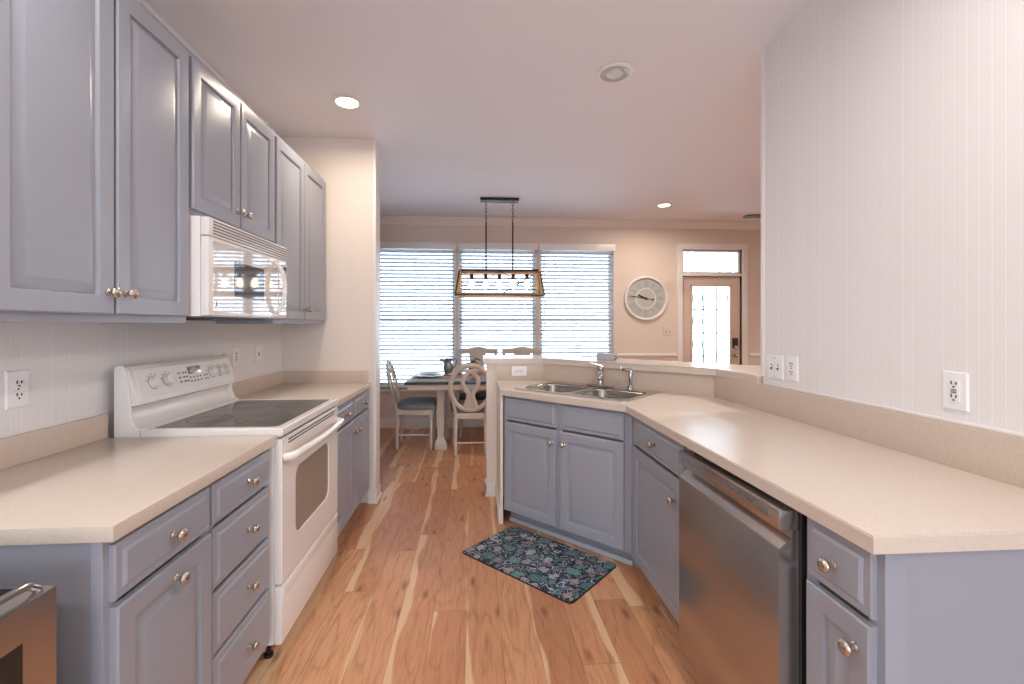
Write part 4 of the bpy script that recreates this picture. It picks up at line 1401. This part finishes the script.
def crest_chair(label, loc, rz):
    t = thing('dining_chair', label, 'chair', loc, rz, 'crest rail chairs along the windows')
    MB().box(-0.23, 0.23, -0.20, 0.21, 0.40, 0.445, 0.006).build('seat_frame', CHAIRW, t)
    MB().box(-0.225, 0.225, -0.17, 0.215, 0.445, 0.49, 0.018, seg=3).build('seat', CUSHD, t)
    for sx in (-1, 1):
        turned(0.41, 0.022, Tr(sx * 0.205, 0.185, 0)).build('leg', CHAIRW, t)
        MB().tube([(sx * 0.205, -0.20, 0), (sx * 0.205, -0.185, 0.42)], [0.015, 0.02], 8).build('leg', CHAIRW, t)
    for sx in (-1, 1):
        MB().tube([(sx * 0.21, -0.185, 0.40), (sx * 0.22, -0.21, 0.70), (sx * 0.238, -0.235, 0.99)], [0.022, 0.022, 0.022], 8).build('back_post', CHAIRW, t)
    top = [(-0.262, 1.005), (-0.262, 1.03), (-0.20, 1.035), (-0.11, 1.052), (-0.05, 1.066), (0, 1.07), (0.05, 1.066), (0.11, 1.052), (0.20, 1.035), (0.262, 1.03), (0.262, 1.005), (0.2, 0.975), (0.0, 0.985), (-0.2, 0.975)]
    MB().prism(top, 0.222, 0.25, 0.004, M=Matrix(((1, 0, 0, 0), (0, 0, -1, 0), (0, 1, 0, 0), (0, 0, 0, 1)))).build('crest_rail', CHAIRW, t)
    MB().prism([(-0.05, 0.55), (0.05, 0.55), (0.075, 0.75), (0.11, 0.99), (-0.11, 0.99), (-0.075, 0.75)], 0.222, 0.238, 0.003, M=Matrix(((1, 0, 0, 0), (0, 0, -1, 0), (0, 1, 0, 0), (0, 0, 0, 1)))).build('back_splat', CHAIRW, t)
    MB().box(-0.22, 0.22, -0.235, -0.205, 0.52, 0.56, 0.004).build('lower_rail', CHAIRW, t)
    return t
c2 = crest_chair('white arched crest chair at the windows, left of the pair behind the table', (0.045, 5.66, 0), PI)
dup(c2, (0.625, 5.66, 0), PI, 'white arched crest chair at the windows, right of the pair behind the table')

# ------------------------------------------------------------------ things on the table and the bar
TZ = 0.756
def cloth(name, label, cat, x0, x1, y0, y1, m, z=TZ, group=None):
    o = MB().box(x0, x1, y0, y1, z, z + 0.004, 0.0015).build(name, m)
    tag(o, label, cat, group)
    return o
cloth('placemat', 'pale teal placemat at the front left of the dining table', 'placemat', -0.66, -0.10, 4.80, 5.02, TEAL)
cloth('table_runner', 'dusty rose cloth across the middle of the dining table', 'runner', -0.68, 1.2, 5.06, 5.34, ROSE)
dpl = [(0.05, 0.0), (0.075, 0.002), (0.125, 0.018), (0.13, 0.021), (0.124, 0.0215), (0.075, 0.0065), (0.0005, 0.005)]
def plate(label, x, y, z, s_=1.0):
    o = MB().lathe([(r * s_, h) for r, h in dpl], None, 32).build('dinner_plate', CHINA, None, (x, y, z))
    tag(o, label, 'plate', 'stacked white plates')
plate('wide white plate under a smaller one on the table', -0.505, 5.22, TZ + 0.004, 1.25)
plate('smaller white plate on top of the wide plate', -0.505, 5.22, TZ + 0.0305, 0.95)
t = thing('pitcher', 'grey pewter pitcher with long spout on the dining table', 'pitcher', (-0.30, 5.36, TZ), 0)
MB().lathe([(0.05, 0), (0.055, 0.01), (0.042, 0.03), (0.058, 0.08), (0.055, 0.12), (0.036, 0.155), (0.040, 0.19), (0.046, 0.205), (0.036, 0.203)], None, 22).build('body', PEWTER, t)
MB().tube(smooth_path([(-0.03, 0, 0.15), (-0.065, 0, 0.185), (-0.10, 0, 0.19)], 4), [0.02] * 4 + [0.016] * 4 + [0.012], 10).build('spout', PEWTER, t)
MB().tube(smooth_path([(0.04, 0, 0.19), (0.085, 0, 0.20), (0.09, 0, 0.14), (0.052, 0, 0.08)], 5), 0.008, 8).build('handle', PEWTER, t)
t = thing('sprig_vase', 'small dark leafy sprig in a vase on the dining table', 'vase', (-0.03, 5.38, TZ), 0)
MB().lathe([(0.03, 0), (0.045, 0.03), (0.042, 0.07), (0.02, 0.11), (0.025, 0.13), (0.018, 0.13)], None, 18).build('body', PEWTER, t)
mb = MB()
rr = random.Random(4)
for k in range(16):
    a = rr.uniform(0, 2 * PI); l_ = rr.uniform(0.04, 0.12); h_ = rr.uniform(0.14, 0.21)
    p0 = Vector((0, 0, 0.12)); p1 = Vector((math.cos(a) * l_ * 0.5, math.sin(a) * l_ * 0.5, h_)); p2 = Vector((math.cos(a) * l_, math.sin(a) * l_, h_ - 0.01))
    mb.tube([p0, p1, p2], [0.002, 0.002, 0.0015], 5)
    mb.tube([p1, (p1 + p2) / 2 + Vector((0, 0, 0.006)), p2, p2 + (p2 - p1) * 0.5], [0.003, 0.016, 0.012, 0.001], 6, ell=0.25)
mb.build('leaves', LEAF, t)
t = thing('card_holder', 'small grey box with a curled end on the bar behind the faucet', 'box', (0.99, 3.36, B1), -0.5)
MB().box(-0.065, 0.055, -0.03, 0.03, 0, 0.05, 0.004).build('body', GREYBOX, t)
MB().tube([(0.06 + 0.016 * math.cos(a), 0, 0.02 + 0.016 * math.sin(a)) for a in [PI * 0.9 - k * 0.42 for k in range(12)]], 0.005, 8).build('curled_end', PEWTER, t)
